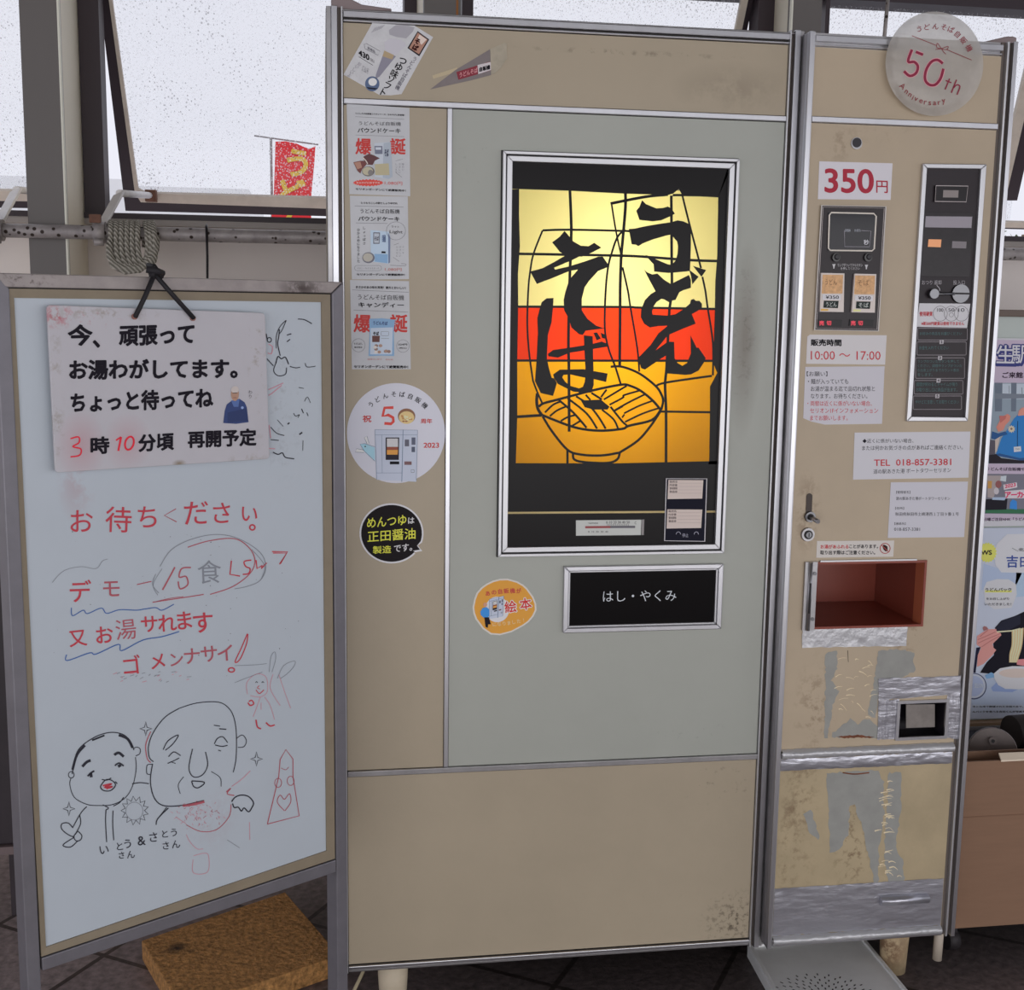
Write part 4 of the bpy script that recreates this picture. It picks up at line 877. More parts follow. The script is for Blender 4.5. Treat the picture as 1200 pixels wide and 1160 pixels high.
for s, x in (('しっとり', 650), ('やさしい', 690), ('味わい', 730)):
    for i, ch in enumerate(s): k.glyph(PM, ch, *f((x, 730+i*32))[0], 2.7, 0, GREY, 0, T)
k.ribbon(PM, f((642, 692), (724, 670)), .4, GREY, T, False); k.ribbon(PM, f((640, 825), (716, 885)), .4, GREY, T, False)
put(k, t)
f = Z(400, 225, 10.55)
t = sticker('leaflet', 'white leaflet with a blue cake packet and the word Light, middle of the three leaflets', 'leaflet', PM, f((105, 45), (460, 50), (822, 55), (836, 1076), (480, 1080), (130, 1080)), leaf_m, 'product leaflets on the side panel')
k = MB()
for s, b, bo in (('とうもろこしの粉としょうゆだれ', (245, 120, 695, 148, 6), .02), ('うどんそば自販機', (235, 205, 722, 262, 8), .0), ('パウンドケーキ', (210, 300, 718, 356, 6), .02), ('1,080円', (540, 935, 745, 978, 4), .0), ('セリオンガーデンにて絶賛販売中！', (190, 1003, 782, 1032, 6), .03), ('Light', (597, 470, 758, 520, 4), .0), ('ライト', (620, 415, 715, 440, 4), .0)): k.line(PM, s, b, INK if s[0] != '1' else C(160, 92, 86), bo, T+.0006, f)
for a, b in (((165, 172), (768, 186)), ((180, 382), (570, 388))): k.ribbon(PM, f(a, b), .4, GREY, T, False)
for s, x, y in (('しょっぱさ', 284, 445), ('ひかえめになりました', 212, 468)):
    for i, ch in enumerate(s): k.glyph(PM, ch, *f((x, y+i*(47 if x > 250 else 43)))[0], 3.7, 0, DARK, .01, T)
k.flat(PM, f((360, 470), (585, 490), (605, 560), (600, 870), (585, 885), (365, 860)), C(160, 176, 196), T+.0003); k.flat(PM, f((578, 500), (606, 560), (602, 870), (582, 885)), C(96, 108, 134), T+.0004); k.flat(PM, f((410, 765), (575, 770), (572, 880), (415, 860)), LB, T+.0005)
k.flat(PM, f((395, 498), (478, 500), (472, 640), (395, 640)), C(86, 88, 98), T+.0006); k.flat(PM, f((405, 510), (468, 512), (464, 628), (405, 628)), C(158, 164, 173), T+.0007); k.text(PM, 'そば', *f((410, 600), (462, 600)), 5, C(60, 62, 76), .04, T+.0009); k.text(PM, '自販機', *f((505, 620), (548, 622)), 9, C(70, 88, 124), .02, T+.0009)
k.flat(PM, f((498, 732), (548, 735), (546, 758), (496, 756)), DARK, T+.0008)
k.disc(PM, *f((335, 812))[0], 7.2, 6.4, C(96, 96, 106), T+.0009); k.disc(PM, *f((328, 808))[0], 5.8, 5, C(156, 152, 142), T+.001)
k.ribbon(PM, [f((675+118*math.cos(a), 480+112*math.sin(a)))[0] for a in [i*2*math.pi/32 for i in range(32)]], .35, GREY, T+.0006, False, True)
k.rrect(PM, *f((165, 908))[0], *f((495, 972))[0], .35, GREY, T, 2.6); k.line(PM, 'カロリーをおさえました', (195, 932, 470, 952), GREY, 0, T, f)
for s, x in (('からだに', 690), ('やさしい', 728), ('ケーキ', 765)):
    for i, ch in enumerate(s): k.glyph(PM, ch, *f((x, 680+i*36))[0], 2.6, 0, GREY, 0, T)
k.ribbon(PM, f((650, 655), (712, 632)), .4, GREY, T, False); k.ribbon(PM, f((640, 805), (715, 858)), .4, GREY, T, False); k.ribbon(PM, f((605, 905), (780, 912), (795, 890), (740, 885)), .45, GREY, T, True)
put(k, t)
f = Z(400, 325, 10.09)
t = sticker('leaflet', 'white leaflet with a blue candy bag, lowest of the three leaflets in the column', 'leaflet', PM, f((103, 30), (450, 38), (800, 45), (822, 1086), (480, 1088), (125, 1087)), leaf_m, 'product leaflets on the side panel')
k = MB()
for s, b, bo in (('まさかのあの味を再現！意外とおいしい！', (172, 98, 762, 130, 12), .03), ('うどんそば自販機', (195, 200, 742, 262, 10), .0), ('キャンディー', (200, 292, 740, 355, 4), .025), ('セリオンガーデンにて絶賛販売中！', (148, 1036, 790, 1072, 6), .04)): k.line(PM, s, b, INK, bo, T, f)
for a, b in (((128, 148), (795, 176)), ((145, 386), (788, 410))): k.ribbon(PM, f(a, b), .4, GREY, T, False)
bakutan(k, f, 440, 650, (('爆', 250), ('誕', 680)))
k.flat(PM, f((330, 490), (480, 484), (635, 500), (620, 640), (625, 930), (470, 925), (322, 932), (335, 700)), LB, T+.0004); k.flat(PM, f((345, 600), (610, 590), (600, 910), (340, 910)), C(168, 178, 192), T+.0005)
k.text(PM, 'うどんそば', *f((375, 560), (548, 566)), 4.4, C(56, 74, 116), .04, T+.0006); k.flat(PM, f((365, 690), (455, 690), (452, 765), (365, 765)), C(86, 52, 48), T+.0007); k.text(PM, 'そば', *f((375, 685), (445, 685)), 4.4, INK, .05, T+.0007)
k.rrect(PM, *f((470, 640))[0], *f((560, 690))[0], .3, GREY, T+.0007, 1); k.ribbon(PM, f((470, 720), (565, 722)), .3, GREY, T+.0007, False)
rn = random.Random(4)
for i in range(9): k.disc(PM, *f((rn.uniform(365, 570), rn.uniform(800, 890)))[0], 2.2, 1.8, C(*rn.choice([(150, 122, 108), (128, 104, 96), (188, 182, 178)])), T+.0007+i*.00003)
for cx, cy, r, a, b in ((203, 803, 78, 'うどんだし', '味のあめ'), (728, 812, 74, '324円', '(税込)')):
    k.ribbon(PM, [f((cx+r*math.cos(w), cy+r*math.sin(w)))[0] for w in [i*2*math.pi/32 for i in range(32)]], .35, GREY, T, False, True)
    k.line(PM, a, (cx-55, cy-30, cx+50, cy-6), INK, .02, T, f); k.line(PM, b, (cx-48, cy+14, cx+44, cy+34), INK, .02, T, f)
k.line(PM, '自販機のだし味です', (312, 958, 480, 978), C(160, 90, 84), 0, T, f); k.line(PM, '個包装', (520, 962, 612, 980), C(160, 90, 84), 0, T, f)
put(k, t)

# round anniversary sticker
def mini_machine(k, pl, g, T):
    body = C(166, 172, 186); ln = C(100, 116, 138)
    k.flat(pl, g((0, 0), (1, .01), (.97, 1), (.04, .96)), body, T); k.ribbon(pl, g((.04, .96), (0, 0), (1, .01), (.97, .97)), .55, ln, T+.0002, False)
    k.ribbon(pl, g((.66, 0), (.63, 1.0)), .8, ln, T+.0002, False); k.ribbon(pl, g((.01, .1), (.99, .1)), .4, ln, T+.0002, False); k.ribbon(pl, g((.04, .83), (.63, .83)), .4, ln, T+.0002, False); k.ribbon(pl, g((.16, .1), (.17, .83)), .4, ln, T+.0002, False)
    k.flat(pl, g((.25, .15), (.57, .15), (.56, .58), (.25, .58)), C(62, 58, 68), T+.0003); k.flat(pl, g((.28, .17), (.54, .17), (.54, .33), (.28, .33)), C(176, 175, 176), T+.0004); k.flat(pl, g((.28, .33), (.54, .33), (.54, .39), (.28, .39)), C(128, 66, 48), T+.0004); k.flat(pl, g((.28, .39), (.54, .39), (.53, .48), (.28, .48)), C(190, 134, 62), T+.0004)
    k.flat(pl, g((.35, .61), (.57, .61), (.57, .665), (.35, .665)), C(36, 34, 40), T+.0003); k.flat(pl, g((.7, .19), (.8, .19), (.8, .32), (.7, .32)), C(84, 84, 96), T+.0003); k.flat(pl, g((.86, .15), (.95, .15), (.95, .29), (.86, .29)), C(78, 82, 100), T+.0003); k.flat(pl, g((.86, .33), (.94, .33), (.94, .43), (.86, .43)), C(70, 76, 94), T+.0003)
    k.flat(pl, g((.69, .61), (.86, .61), (.86, .675), (.69, .675)), C(104, 76, 78), T+.0003); k.ribbon(pl, g((.85, .77), (.92, .77), (.92, .82), (.85, .82)), .4, DARK, T+.0003, False, True)
f = Z(400, 440, 8.923)
t = sticker('round_sticker', 'large round white sticker with 50 and a drawn vending machine, dated 2023', 'sticker', PM, [f((572+514*math.cos(a), 602+523*math.sin(a)))[0] for a in [i*2*math.pi/64 for i in range(64)]], mat('sticker_white', (176, 176, 185), .4))
k = MB(); c = f((585, 600))[0]
k.arc(PM, 'うどんそば自販機', c[0], c[1], 45.5, 45.5, -43, 45, 7.0, INK, .01, T)
for s, b in (('祝', (222, 415, 315, 488)), ('周年', (830, 450, 950, 502)), ('2023', (860, 702, 1022, 756))): k.line(PM, s, b, RD, .02, T, f)
k.ribbon(PM, f((545, 335), (452, 338), (432, 425), (490, 412), (540, 440), (545, 480), (520, 505), (450, 500)), 3.4, C(186, 62, 54), T, False)
k.disc(PM, *f((682, 425))[0], 10.2, 9, C(120, 84, 62), T); k.disc(PM, *f((682, 440))[0], 9, 7.4, C(196, 168, 118), T+.0002)
for i in range(14): a = rn.uniform(0, 6.28); r = rn.uniform(1, 6.5); c = f((682, 440))[0]; k.disc(PM, c[0]+r*math.cos(a), c[1]+r*math.sin(a)*.8, 1.5, .9, C(*rn.choice([(140, 92, 60), (222, 200, 158), (168, 124, 74)])), T+.0003+i*.00002)
k.flat(PM, f((196, 718), (240, 712), (350, 752), (352, 890), (235, 785)), C(142, 178, 206), T); k.ribbon(PM, f((352, 745), (240, 712), (196, 718), (235, 785), (350, 895)), .5, C(84, 104, 128), T+.0002, False); k.disc(PM, *f((250, 742))[0], .8, .8, INK, T+.0003)
for ps in (((270, 715), (240, 650), (268, 634), (290, 710)), ((240, 780), (160, 765), (146, 800), (236, 806))): k.flat(PM, f(*ps), C(193, 193, 198), T); k.ribbon(PM, f(*ps), .45, C(84, 96, 116), T+.0002, False)
mini_machine(k, PM, lambda *a: f(*[(352+445*x, 566+545*y) for x, y in a]), T+.0003)
put(k, t)
# black speech-bubble sticker
f = Z(380, 430, 3.514); ol = [(277+132*math.cos(a), 685+124*math.sin(a)) for a in [math.radians(d) for d in range(42, 385, 7)]]
t = sticker('speech_bubble_sticker', 'black round speech-bubble sticker with yellow lettering', 'sticker', PM, f(*ol, (385, 735), (404, 758), (368, 764)), C(185, 184, 187))
k = MB(); ol2 = [(277+125*math.cos(a), 685+117*math.sin(a)) for a in [math.radians(d) for d in range(40, 380, 7)]]
k.flat(PM, f(*ol2, (382, 736), (394, 752), (364, 757)), C(36, 31, 34), T); Y = C(218, 196, 62)
for s, b, c, bo in (('めんつゆ', (176, 622, 338, 664, -14), Y, .015), ('は', (345, 620, 371, 646, -2), C(185, 184, 185), .02), ('正田醤油', (178, 676, 376, 722, -14), Y, .012), ('製造', (200, 738, 276, 770, -4), Y, .015), ('です。', (287, 733, 362, 764, -8), C(185, 184, 185), .015)): k.line(PM, s, b, c, bo, T+.0003, f)
put(k, t)
# orange picture-book sticker
f = Z(540, 660, 10.909); ol = [(150, 560), (170, 460), (200, 380), (260, 310), (330, 260), (410, 222), (500, 200), (600, 197), (720, 230), (800, 275), (850, 320), (930, 430), (965, 520), (968, 600), (930, 680), (870, 750), (800, 800), (650, 880), (500, 920), (380, 910), (280, 840), (190, 720), (160, 640)]
t = sticker('oval_sticker', 'small orange oval sticker with red lettering below the picture window', 'sticker', PM, f(*ol), C(185, 180, 173))
k = MB(); k.flat(PM, f(*[(560+(x-560)*.945, 560+(y-560)*.945) for x, y in ol]), C(190, 134, 48), T)
PK = C(168, 66, 52)
for i, ch in enumerate('あの自販機が'): k.glyph(PM, ch, *f((345+i*79, 386-i*7-(2.5-abs(2.5-i))*6))[0], 6.2, -6, PK, .03, T+.0003)
for i, ch in enumerate('になりました！'): k.glyph(PM, ch, *f((430+i*62, 790-i*9-abs(3-i)*3))[0], 5.2, -10, C(206, 170, 128), .02, T+.0003)
k.disc(PM, *f((465, 590))[0], 14, 15, C(185, 184, 187), T+.0002)
for ch, x, y in (('絵', 635, 555), ('本', 828, 520)): k.glyph(PM, ch, *f((x, y))[0], 14.6, -8, C(202, 193, 187), .075, T+.0004); k.glyph(PM, ch, *f((x, y))[0], 14.4, -8, C(176, 40, 38), .02, T+.0006)
mini_machine(k, PM, lambda *a: f(*[(365+185*x-10*y, 460-45*x+265*y) for x, y in a]), T+.0005)
k.flat(PM, f((250, 620), (280, 570), (330, 560), (365, 590), (368, 660), (350, 690), (290, 695), (255, 660)), C(46, 122, 188), T+.0008); k.disc(PM, *f((312, 530))[0], 2.2, 2.6, C(176, 130, 106), T+.0008); k.flat(PM, f((300, 690), (360, 690), (385, 780), (350, 780), (345, 825), (318, 815)), C(40, 34, 44), T+.0008)
put(k, t)

# round plastic disc with 50th Anniversary
f = Z(1025, 5, 8.286)
disc_m = mat('clear_plastic_disc', (176, 172, 166), .28, vary=.12, vscale=30, bump=.1, bscale=20)
def seethru(m, a):
    n = m.node_tree.nodes; l = m.node_tree.links; b = n['Principled BSDF']; tr = n.new('ShaderNodeBsdfTransparent'); tl = n.new('ShaderNodeBsdfTranslucent'); tl.inputs[0].default_value = (.62, .6, .58, 1)
    m0 = n.new('ShaderNodeMixShader'); m0.inputs[0].default_value = .32; l.new(b.outputs[0], m0.inputs[1]); l.new(tl.outputs[0], m0.inputs[2])
    mx = n.new('ShaderNodeMixShader'); mx.inputs[0].default_value = a; l.new(m0.outputs[0], mx.inputs[1]); l.new(tr.outputs[0], mx.inputs[2]); l.new(mx.outputs[0], n['Material Output'].inputs[0])
seethru(disc_m, .22)
PD = Pl((0, YN-.02, 0), (0, -1, 0)); c0 = PD.at(*f((580, 578))[0]); cx, cy = f((580, 578))[0]; RX, RY = 475/8.286, 507/8.286
t = thing('plastic_disc', 'round clear plastic 50th Anniversary disc fixed over the top of the coin door', 'plastic disc', (c0.x, YN-.012, c0.z))
k = MB(); rn = random.Random(12); n = 72; vs = []; prof = ((0, .004), (.5, .004), (.8, .0035), (.88, .001), (.94, -.0035), (1, -.0065))
vs.append(PD.at(cx, cy, .004))
for r, o in prof[1:]:
    for i in range(n):
        a = 2*math.pi*i/n; w = (rn.uniform(-.0022, .0022) if r > .85 else 0); vs.append(PD.at(cx+RX*r*math.cos(a), cy+RY*r*math.sin(a), o+w))
fs = [[0, 1+i, 1+(i+1) % n] for i in range(n)]
for j in range(len(prof)-2):
    for i in range(n): a = 1+j*n+i; b = 1+j*n+(i+1) % n; fs.append([a, b, b+n, a+n])
k.add(vs, fs, disc_m, True); k.build('disc', t)
k = MB(); PK = C(116, 20, 48); O = .0052; lr = C(118, 46, 52)
hal = C(196, 142, 150)
for w, m_, o_ in ((4.6, hal, O-.0004), (3.1, PK, O)):
    for ps in (((362, 440), (325, 555), (385, 560), (420, 605), (400, 670), (340, 695), (285, 650)), ((400, 462), (470, 490)), ((662, 575), (610, 540), (550, 560), (500, 640), (490, 730), (530, 780), (590, 780), (640, 720), (668, 625))): k.ribbon(PD, f(*ps), w, m_, o_)
for ps in (((728, 722), (685, 828)), ((690, 740), (745, 762)), ((795, 732), (745, 860)), ((768, 810), (800, 782), (828, 800), (800, 878))): k.ribbon(PD, f(*ps), 1.5, PK, O)
for ch, x, y, a in (('う', 432, 240, -2), ('ど', 510, 220, -6), ('ん', 592, 215, 0), ('そ', 672, 222, 8), ('ば', 742, 245, 16), ('自', 806, 292, 34), ('販', 862, 350, 46), ('機', 918, 425, 56)): k.glyph(PD, ch, *f((x, y))[0], 8.0, a+8, lr, .012, O)
for ch, x, y, a in zip('Anniversary', (272, 308, 343, 372, 402, 450, 492, 536, 584, 628, 672), (795, 850, 882, 905, 922, 942, 955, 962, 962, 958, 948), (40, 36, 30, 26, 20, 14, 8, 4, 0, -4, -10)): k.glyph(PD, ch, *f((x, y))[0], 9.2, a, lr, .01, O)
k.ribbon(PD, f((362, 305), (600, 400)), .8, lr, O, False); k.ribbon(PD, f((700, 440), (942, 542)), .8, lr, O, False)
k.ribbon(PD, f((650, 430), (605, 420), (610, 378), (650, 430), (700, 440), (712, 408), (650, 430), (590, 440)), .8, lr, O); k.ribbon(PD, f((650, 430), (668, 460), (692, 485)), .8, lr, O)
k.build('lettering', t)

# signs on the coin door
f = Z(920, 0, 4.2857)
t = sticker('price_sign', 'white price sign reading 350 yen in dark red', 'sign', PN, f((172, 810), (540, 820), (530, 1004), (165, 1000)), mat('sign_white', (178, 175, 180), .35, bump=.06, bscale=30))
k = MB(); k.line(PN, '350', (198, 845, 446, 968, 4), C(144, 26, 46), .02, T, f); k.line(PN, '円', (458, 906, 516, 968, 2), C(144, 26, 46), .01, T, f); put(k, t, 'lettering')
f = Z(930, 380, 5.4545)
t = sticker('hours_sign', 'white sign with opening hours 10:00 to 17:00', 'sign', PN, f((105, 66), (595, 70), (585, 258), (80, 252), (88, 78)), C(178, 175, 176))
k = MB(); k.line(PN, '販売時間', (110, 94, 306, 138, 2), INK, .035, T, f); k.line(PN, '10:00 ～ 17:00', (110, 170, 556, 226, 2), RED, .0, T, f); put(k, t, 'lettering')
t = sticker('notice', 'white notice with grey and red text and a curled lower left corner', 'notice', PN, f((75, 272), (582, 268), (565, 636), (200, 641), (115, 622), (62, 600)), C(171, 169, 175))
k = MB()
for s, b, c in (('【お願い】', (84, 301, 216, 332), DARK), ('・麺が入っていても', (92, 348, 350, 382), DARK), ('お湯が温まる迄で品切れ状態と', (110, 395, 520, 428), DARK), ('なります。お待ちください。', (110, 442, 472, 475), DARK), ('・両替は近くに係がいない場合、', (88, 489, 500, 522), RED), ('セリオン1Fインフォメーション', (105, 536, 540, 568), RED), ('までお願いします。', (105, 583, 346, 615), RED)): k.line(PN, s, b, c, .0, T, f)
put(k, t, 'lettering')
f = Z(930, 490, 5.4545)
t = sticker('phone_notice', 'wide white notice with a red telephone number', 'notice', PN, f((390, 92), (1130, 85), (1118, 380), (380, 393)), C(173, 172, 177))
k = MB()
for s, b, c, bo in (('◆近くに係がいない場合、', (440, 132, 766, 160, -2), DARK, .0), ('または何かお気づきの点があればご連絡ください。', (438, 176, 1082, 206, -6), DARK, .0), ('TEL  018-857-3381', (514, 264, 1008, 306, -6), RED, .01), ('道の駅あきた港 ポートタワーセリオン', (510, 326, 1006, 356, -10), DARK, -.004)): k.line(PN, s, b, c, bo, T, f)
put(k, t, 'lettering')
t = sticker('contact_notice', 'white sheet with small address text directly under the phone notice', 'notice', PN, f((622, 410), (1115, 405), (1090, 760), (602, 765)), C(169, 168, 175))
k = MB()
for s, b in (('【管理者名】', (656, 464, 746, 482)), ('道の駅あきた港ポートタワーセリオン', (655, 502, 1000, 524)), ('【住所】', (650, 567, 706, 584)), ('秋田県秋田市土崎港西１丁目９番１号', (650, 601, 1056, 624)), ('【連絡先】', (645, 666, 716, 682)), ('018-857-3381', (643, 700, 808, 720))): k.line(PN, s, b, DARK, .0, T, f)
put(k, t, 'lettering')
t = sticker('hot_water_label', 'small white hot water warning label above the serving hatch', 'label', PN, f((150, 785), (643, 782), (637, 885), (145, 892)), C(176, 171, 166))
k = MB()
for s, b, c in (('お湯があふれる', (172, 808, 352, 834), RED), ('ことがあります。', (356, 806, 540, 832), INK), ('取り出す際はご注意ください。', (170, 845, 522, 872), INK)): k.line(PN, s, b, c, .02, T, f)
k.ribbon(PN, [f((585+32*math.cos(a), 832+32*math.sin(a)))[0] for a in [i*2*math.pi/28 for i in range(28)]], .9, C(140, 50, 50), T, False, True); k.flat(PN, f((568, 820), (575, 808), (588, 812), (600, 820), (602, 848), (588, 852), (574, 838)), C(70, 50, 48), T); k.ribbon(PN, f((562, 810), (608, 855)), .9, C(140, 50, 50), T+.0002, False); put(k, t, 'print')
# ------------------------------------------------------------------ whiteboard stand
A = PB.at
wb = thing('whiteboard', 'standing whiteboard in a grey metal frame, covered in red and black handwriting', 'whiteboard', (A(200, 1000).x, A(200, 1000).y, 0))
def L(ps, off=0.0): return PB.pts(ps, off)
board_m = mat('whiteboard_enamel', (153, 160, 167), .32, vary=.03, vscale=6)
def g_(px, py, r, amt, ns, th): a = A(px, py); return (a.x, a.y, a.z, r[0], r[0], r[1], amt, ns, th)
grime_and_shade(board_m, [g_(90, 565, (.03, .06), .35, 20, .4), g_(250, 960, (.05, .06), .12, 60, .45)], (.45, .18, .2))
grime_and_shade(board_m, [g_(200, 760, (.3, .2), .3, 90, .66), g_(330, 480, (.05, .15), .25, 70, .55)], (.2, .2, .22))
i_ = [(16.5, 349), (377, 354), (383, 997), (54, 1110)]
MB().slab(L(i_), -BN*.012, board_m).build('writing_surface', wb)
m_ = [(7, 338), (387, 345), (392.5, 1006), (48.5, 1121)]; o_ = [(-6, 319.5), (401, 330.5), (407, 1021), (33, 1142)]
bez = mat('beige_bezel', (112, 102, 86), .5, vary=.08, vscale=30); fr_m = mat('frame_steel', (98, 96, 101), .42, .35, vary=.1, vscale=25)
fr_t = mat('frame_steel_worn', (130, 123, 121), .5, .2, vary=.16, vscale=30); grime_and_shade(fr_t, [g_(25, 328, (.05, .02), .85, 90, .52), g_(352, 338, (.05, .02), .9, 40, .42)], (.05, .03, .025))
k = MB()
for a in range(4): b = (a+1) % 4; k.slab(PB.pts((m_[a], m_[b]), .004)+PB.pts((i_[b], i_[a]), .0025), -BN*.014, bez)
k.build('bezel', wb)
g1 = [(5.5, 336.5), (388.5, 343.5), (394, 1007.5), (47, 1123)]
k = MB()
for a in range(4): b = (a+1) % 4; k.slab(PB.pts((g1[a], g1[b], m_[b], m_[a]), .001), -BN*.012, darkgap)
k.build('seal', wb)
P0 = lambda p, d=.006: A(p[0], p[1], d)
k = MB(); k.slab([P0(o_[0]), P0(o_[1]), P0(g1[1]), P0(g1[0])], -BN*.03, fr_t); k.build('top_rail', wb, .0015)
k = MB(); b0, b1 = (49, 1123), (394, 1007.5); c0_, c1_ = (50, 1138), (394, 1022); k.slab([P0(b0), P0(b1), P0(c1_), P0(c0_)], -BN*.028, fr_m); k.build('bottom_rail', wb, .0015)
wl_ = ((A(47, 1123)-A(33, 1127)).dot(BD)); 
def post(u_in, u_out, ztop_out, ztop_in, nm):
    k = MB(); bx = lambda u, z: V((PB.o.x, PB.o.y, 0))+BD*u+V((0, 0, z))+BN*.006
    k.slab([bx(u_out, 0), bx(u_in, 0), bx(u_in, ztop_in), bx(u_out, ztop_out)], -BN*.03, fr_m); return k.build(nm, wb, .0015)
uof = lambda p: (A(*p, .006)-(PB.o+BN*.006)).dot(BD)
zt_o = A(-6, 319.5, .006).z; zt_i = A(7, 338, .006).z
post(uof((47, 1123)), uof((31, 1127)), zt_o, zt_i, 'leg'); post(uof((394.5, 1007.5)), uof((407, 1021)), A(401, 330.5, .006).z, A(388.5, 343.5, .006).z, 'leg')
for p in ((39, 1125), (400, 1014)):
    u = uof(p); c = V((PB.o.x, PB.o.y, 0))+BD*u-BN*.01
    MB().slab([c-BD*.018+BN*.2+V((0, 0, .004)), c+BD*.018+BN*.2+V((0, 0, .004)), c+BD*.018-BN*.2+V((0, 0, .004)), c-BD*.018-BN*.2+V((0, 0, .004))], (0, 0, .026), fr_m).build('foot', wb, .003)

# handwriting
mr = C(160, 50, 62); mrd = C(146, 72, 82); mk = C(62, 62, 72); mg = C(112, 116, 124); mb_ = C(52, 84, 138); mp = C(172, 118, 130)
k = MB(); f = Z(60, 580, 4); O = .0006
R = lambda ps, w=.9, m=mk, sm=True, cl=False, ff=None: k.ribbon(PB, (ff or f)(*ps), w*1.3, m, O, sm, cl)
G = lambda ch, x, y, s, a=0, m=mr, bo=-.008: k.glyph(PB, ch, *f((x, y))[0], s/4, a, m, max(0, bo+.008), O)
for ch, x, y, s, a in (('お', 143, 122, 122, 0), ('待', 316, 115, 130, 2), ('ち', 450, 103, 118, 0), ('だ', 680, 84, 128, -2), ('さ', 800, 84, 112, -3), ('い', 930, 90, 92, 4)): G(ch, x, y, s, a, mr, -.004)
R(((585, 65), (530, 96), (588, 126)), .9, mrd, False); R([(943+12*math.cos(a), 152+12*math.sin(a)) for a in [i*math.pi/5 for i in range(10)]], 1.4, mr, True, True)
for ch, x, y, s, a in (('デ', 138, 450, 112, -2), ('モ', 282, 440, 96, -2)): G(ch, x, y, s, a, mr if ch == 'デ' else mrd, .0)
R(((402, 420), (470, 405)), .9, mrd); R(((580, 338), (555, 385), (522, 445)), 1.4, mrd); R(((655, 340), (612, 345), (600, 385), (632, 382), (640, 420), (605, 440), (595, 405)), 1.3, mrd); G('食', 742, 360, 118, -3, mg, -.012)
R(((845, 308), (838, 372), (885, 380)), 1.2, mr, False); R(((938, 305), (905, 312), (912, 335), (932, 345), (925, 368), (898, 372)), 1.2, mr); R(((960, 305), (965, 345), (990, 330), (985, 345), (1010, 318)), 1.2, mr, False); R(((1035, 265), (1108, 266), (1070, 325)), 1.0, mr, False); R(((1040, 272), (1105, 272), (1075, 322)), 1.0, mr, False)
for ch, x, y, s, a, m in (('又', 125, 672, 88, -6, mr), ('お', 250, 655, 92, -4, mr), ('湯', 350, 630, 104, -6, mrd), ('サ', 460, 605, 88, -4, mr), ('れ', 545, 600, 92, -4, mr), ('ま', 625, 588, 96, -6, mr), ('す', 712, 598, 108, -4, mr)): G(ch, x, y, s, a, m, .004 if m is mr else -.01)
for ch, x, y, s, a in (('ゴ', 378, 795, 98, -6), ('メ', 500, 780, 86, -6), ('ン', 588, 772, 76, -4), ('ナ', 660, 755, 88, -4), ('サ', 740, 745, 88, -6), ('イ', 815, 740, 90, -4)): G(ch, x, y, s, a, mr if ch in 'ゴメ' else mrd, .0)
R(((920, 650), (890, 720), (862, 782), (885, 770), (915, 700), (922, 652)), 1.0, mr); R([(845+14*math.cos(a), 820+10*math.sin(a)) for a in [i*math.pi/5 for i in range(10)]], 1.2, mr, True, True)
R(((95, 528), (100, 566), (150, 540), (170, 556), (235, 530), (260, 555), (320, 538), (400, 540), (440, 534), (490, 528), (520, 540), (575, 512)), .9, mb_); R(((72, 748), (75, 776), (180, 740), (210, 746), (315, 700), (330, 730), (430, 680), (520, 664), (600, 640)), 1.0, mb_)
R(((510, 335), (560, 260), (650, 210), (770, 185), (880, 205), (980, 270), (1006, 340), (980, 400), (920, 428), (860, 440)), .7, mg); R(((640, 245), (740, 215), (860, 205), (930, 250), (955, 310), (930, 370), (850, 430), (745, 466)), .9, mrd); R(((475, 503), (560, 490), (640, 478), (715, 466)), .9, mrd); R(((490, 500), (560, 484), (620, 476)), .6, mrd); R(((940, 255), (1000, 330), (985, 395)), .6, mg); R(((5, 410), (60, 355), (140, 336), (210, 345), (240, 310), (265, 300)), .5, mg); R(((490, 370), (475, 420), (505, 460)), .6, mg); R(((520, 345), (478, 420), (500, 470)), .5, mg)
k.build('handwriting', wb); k = MB(); rn = random.Random(21)
for i in range(26): x, y = rn.uniform(280, 640), rn.uniform(830, 878); R(((x, y), (x+rn.uniform(4, 22), y-rn.uniform(0, 10))), .5, rn.choice([mg, mp]))
for i in range(40): x, y = rn.uniform(0, 1200), rn.uniform(150, 880); R(((x, y), (x+rn.uniform(1, 5), y+rn.uniform(-3, 3))), rn.uniform(.3, .9), rn.choice([mg, mg, mk]))
k.build('smudges', wb); k = MB()
# small figure with long ears
for ps, m in ((((1022, 830), (1030, 760), (1048, 735), (1052, 770), (1035, 830)), mg), (((1060, 860), (1090, 800), (1140, 778), (1140, 800), (1110, 835), (1075, 860)), mg), (((860, 800), (960, 796), (1010, 790)), mg), (((860, 880), (910, 860), (990, 830)), mg)): R(ps, .5, m)
f3 = Z(0, 560, 3)
for ps in (((870, 760), (868, 720), (900, 690), (935, 700), (940, 750), (915, 770), (880, 765)), ((915, 770), (905, 800), (890, 840)), ((930, 770), (950, 800), (965, 850)), ((960, 690), (950, 740), (985, 800)), ((980, 690), (1000, 750), (1022, 810)), ((918, 790), (918, 815))): R(ps, .5, mp, True, False, f3)
R(((898, 720), (902, 716), (906, 720)), .6, mk, True, False, f3); R(((920, 720), (924, 716), (928, 720)), .6, mk, True, False, f3); R(((900, 745), (912, 758), (928, 745)), .8, mr, True, False, f3); R(((912, 730), (905, 738), (914, 742)), .6, mr, True, False, f3)
f4 = Z(0, 800, 3)
R(((875, 66), (885, 62), (892, 74), (880, 80), (872, 70)), 1.2, mr, True, False, f4); R(((900, 130), (905, 155), (918, 162)), 1.3, mr, True, False, f4); R(((935, 140), (950, 152), (966, 148)), 1.3, mr, True, False, f4)
k.build('figure_drawing', wb); k = MB()
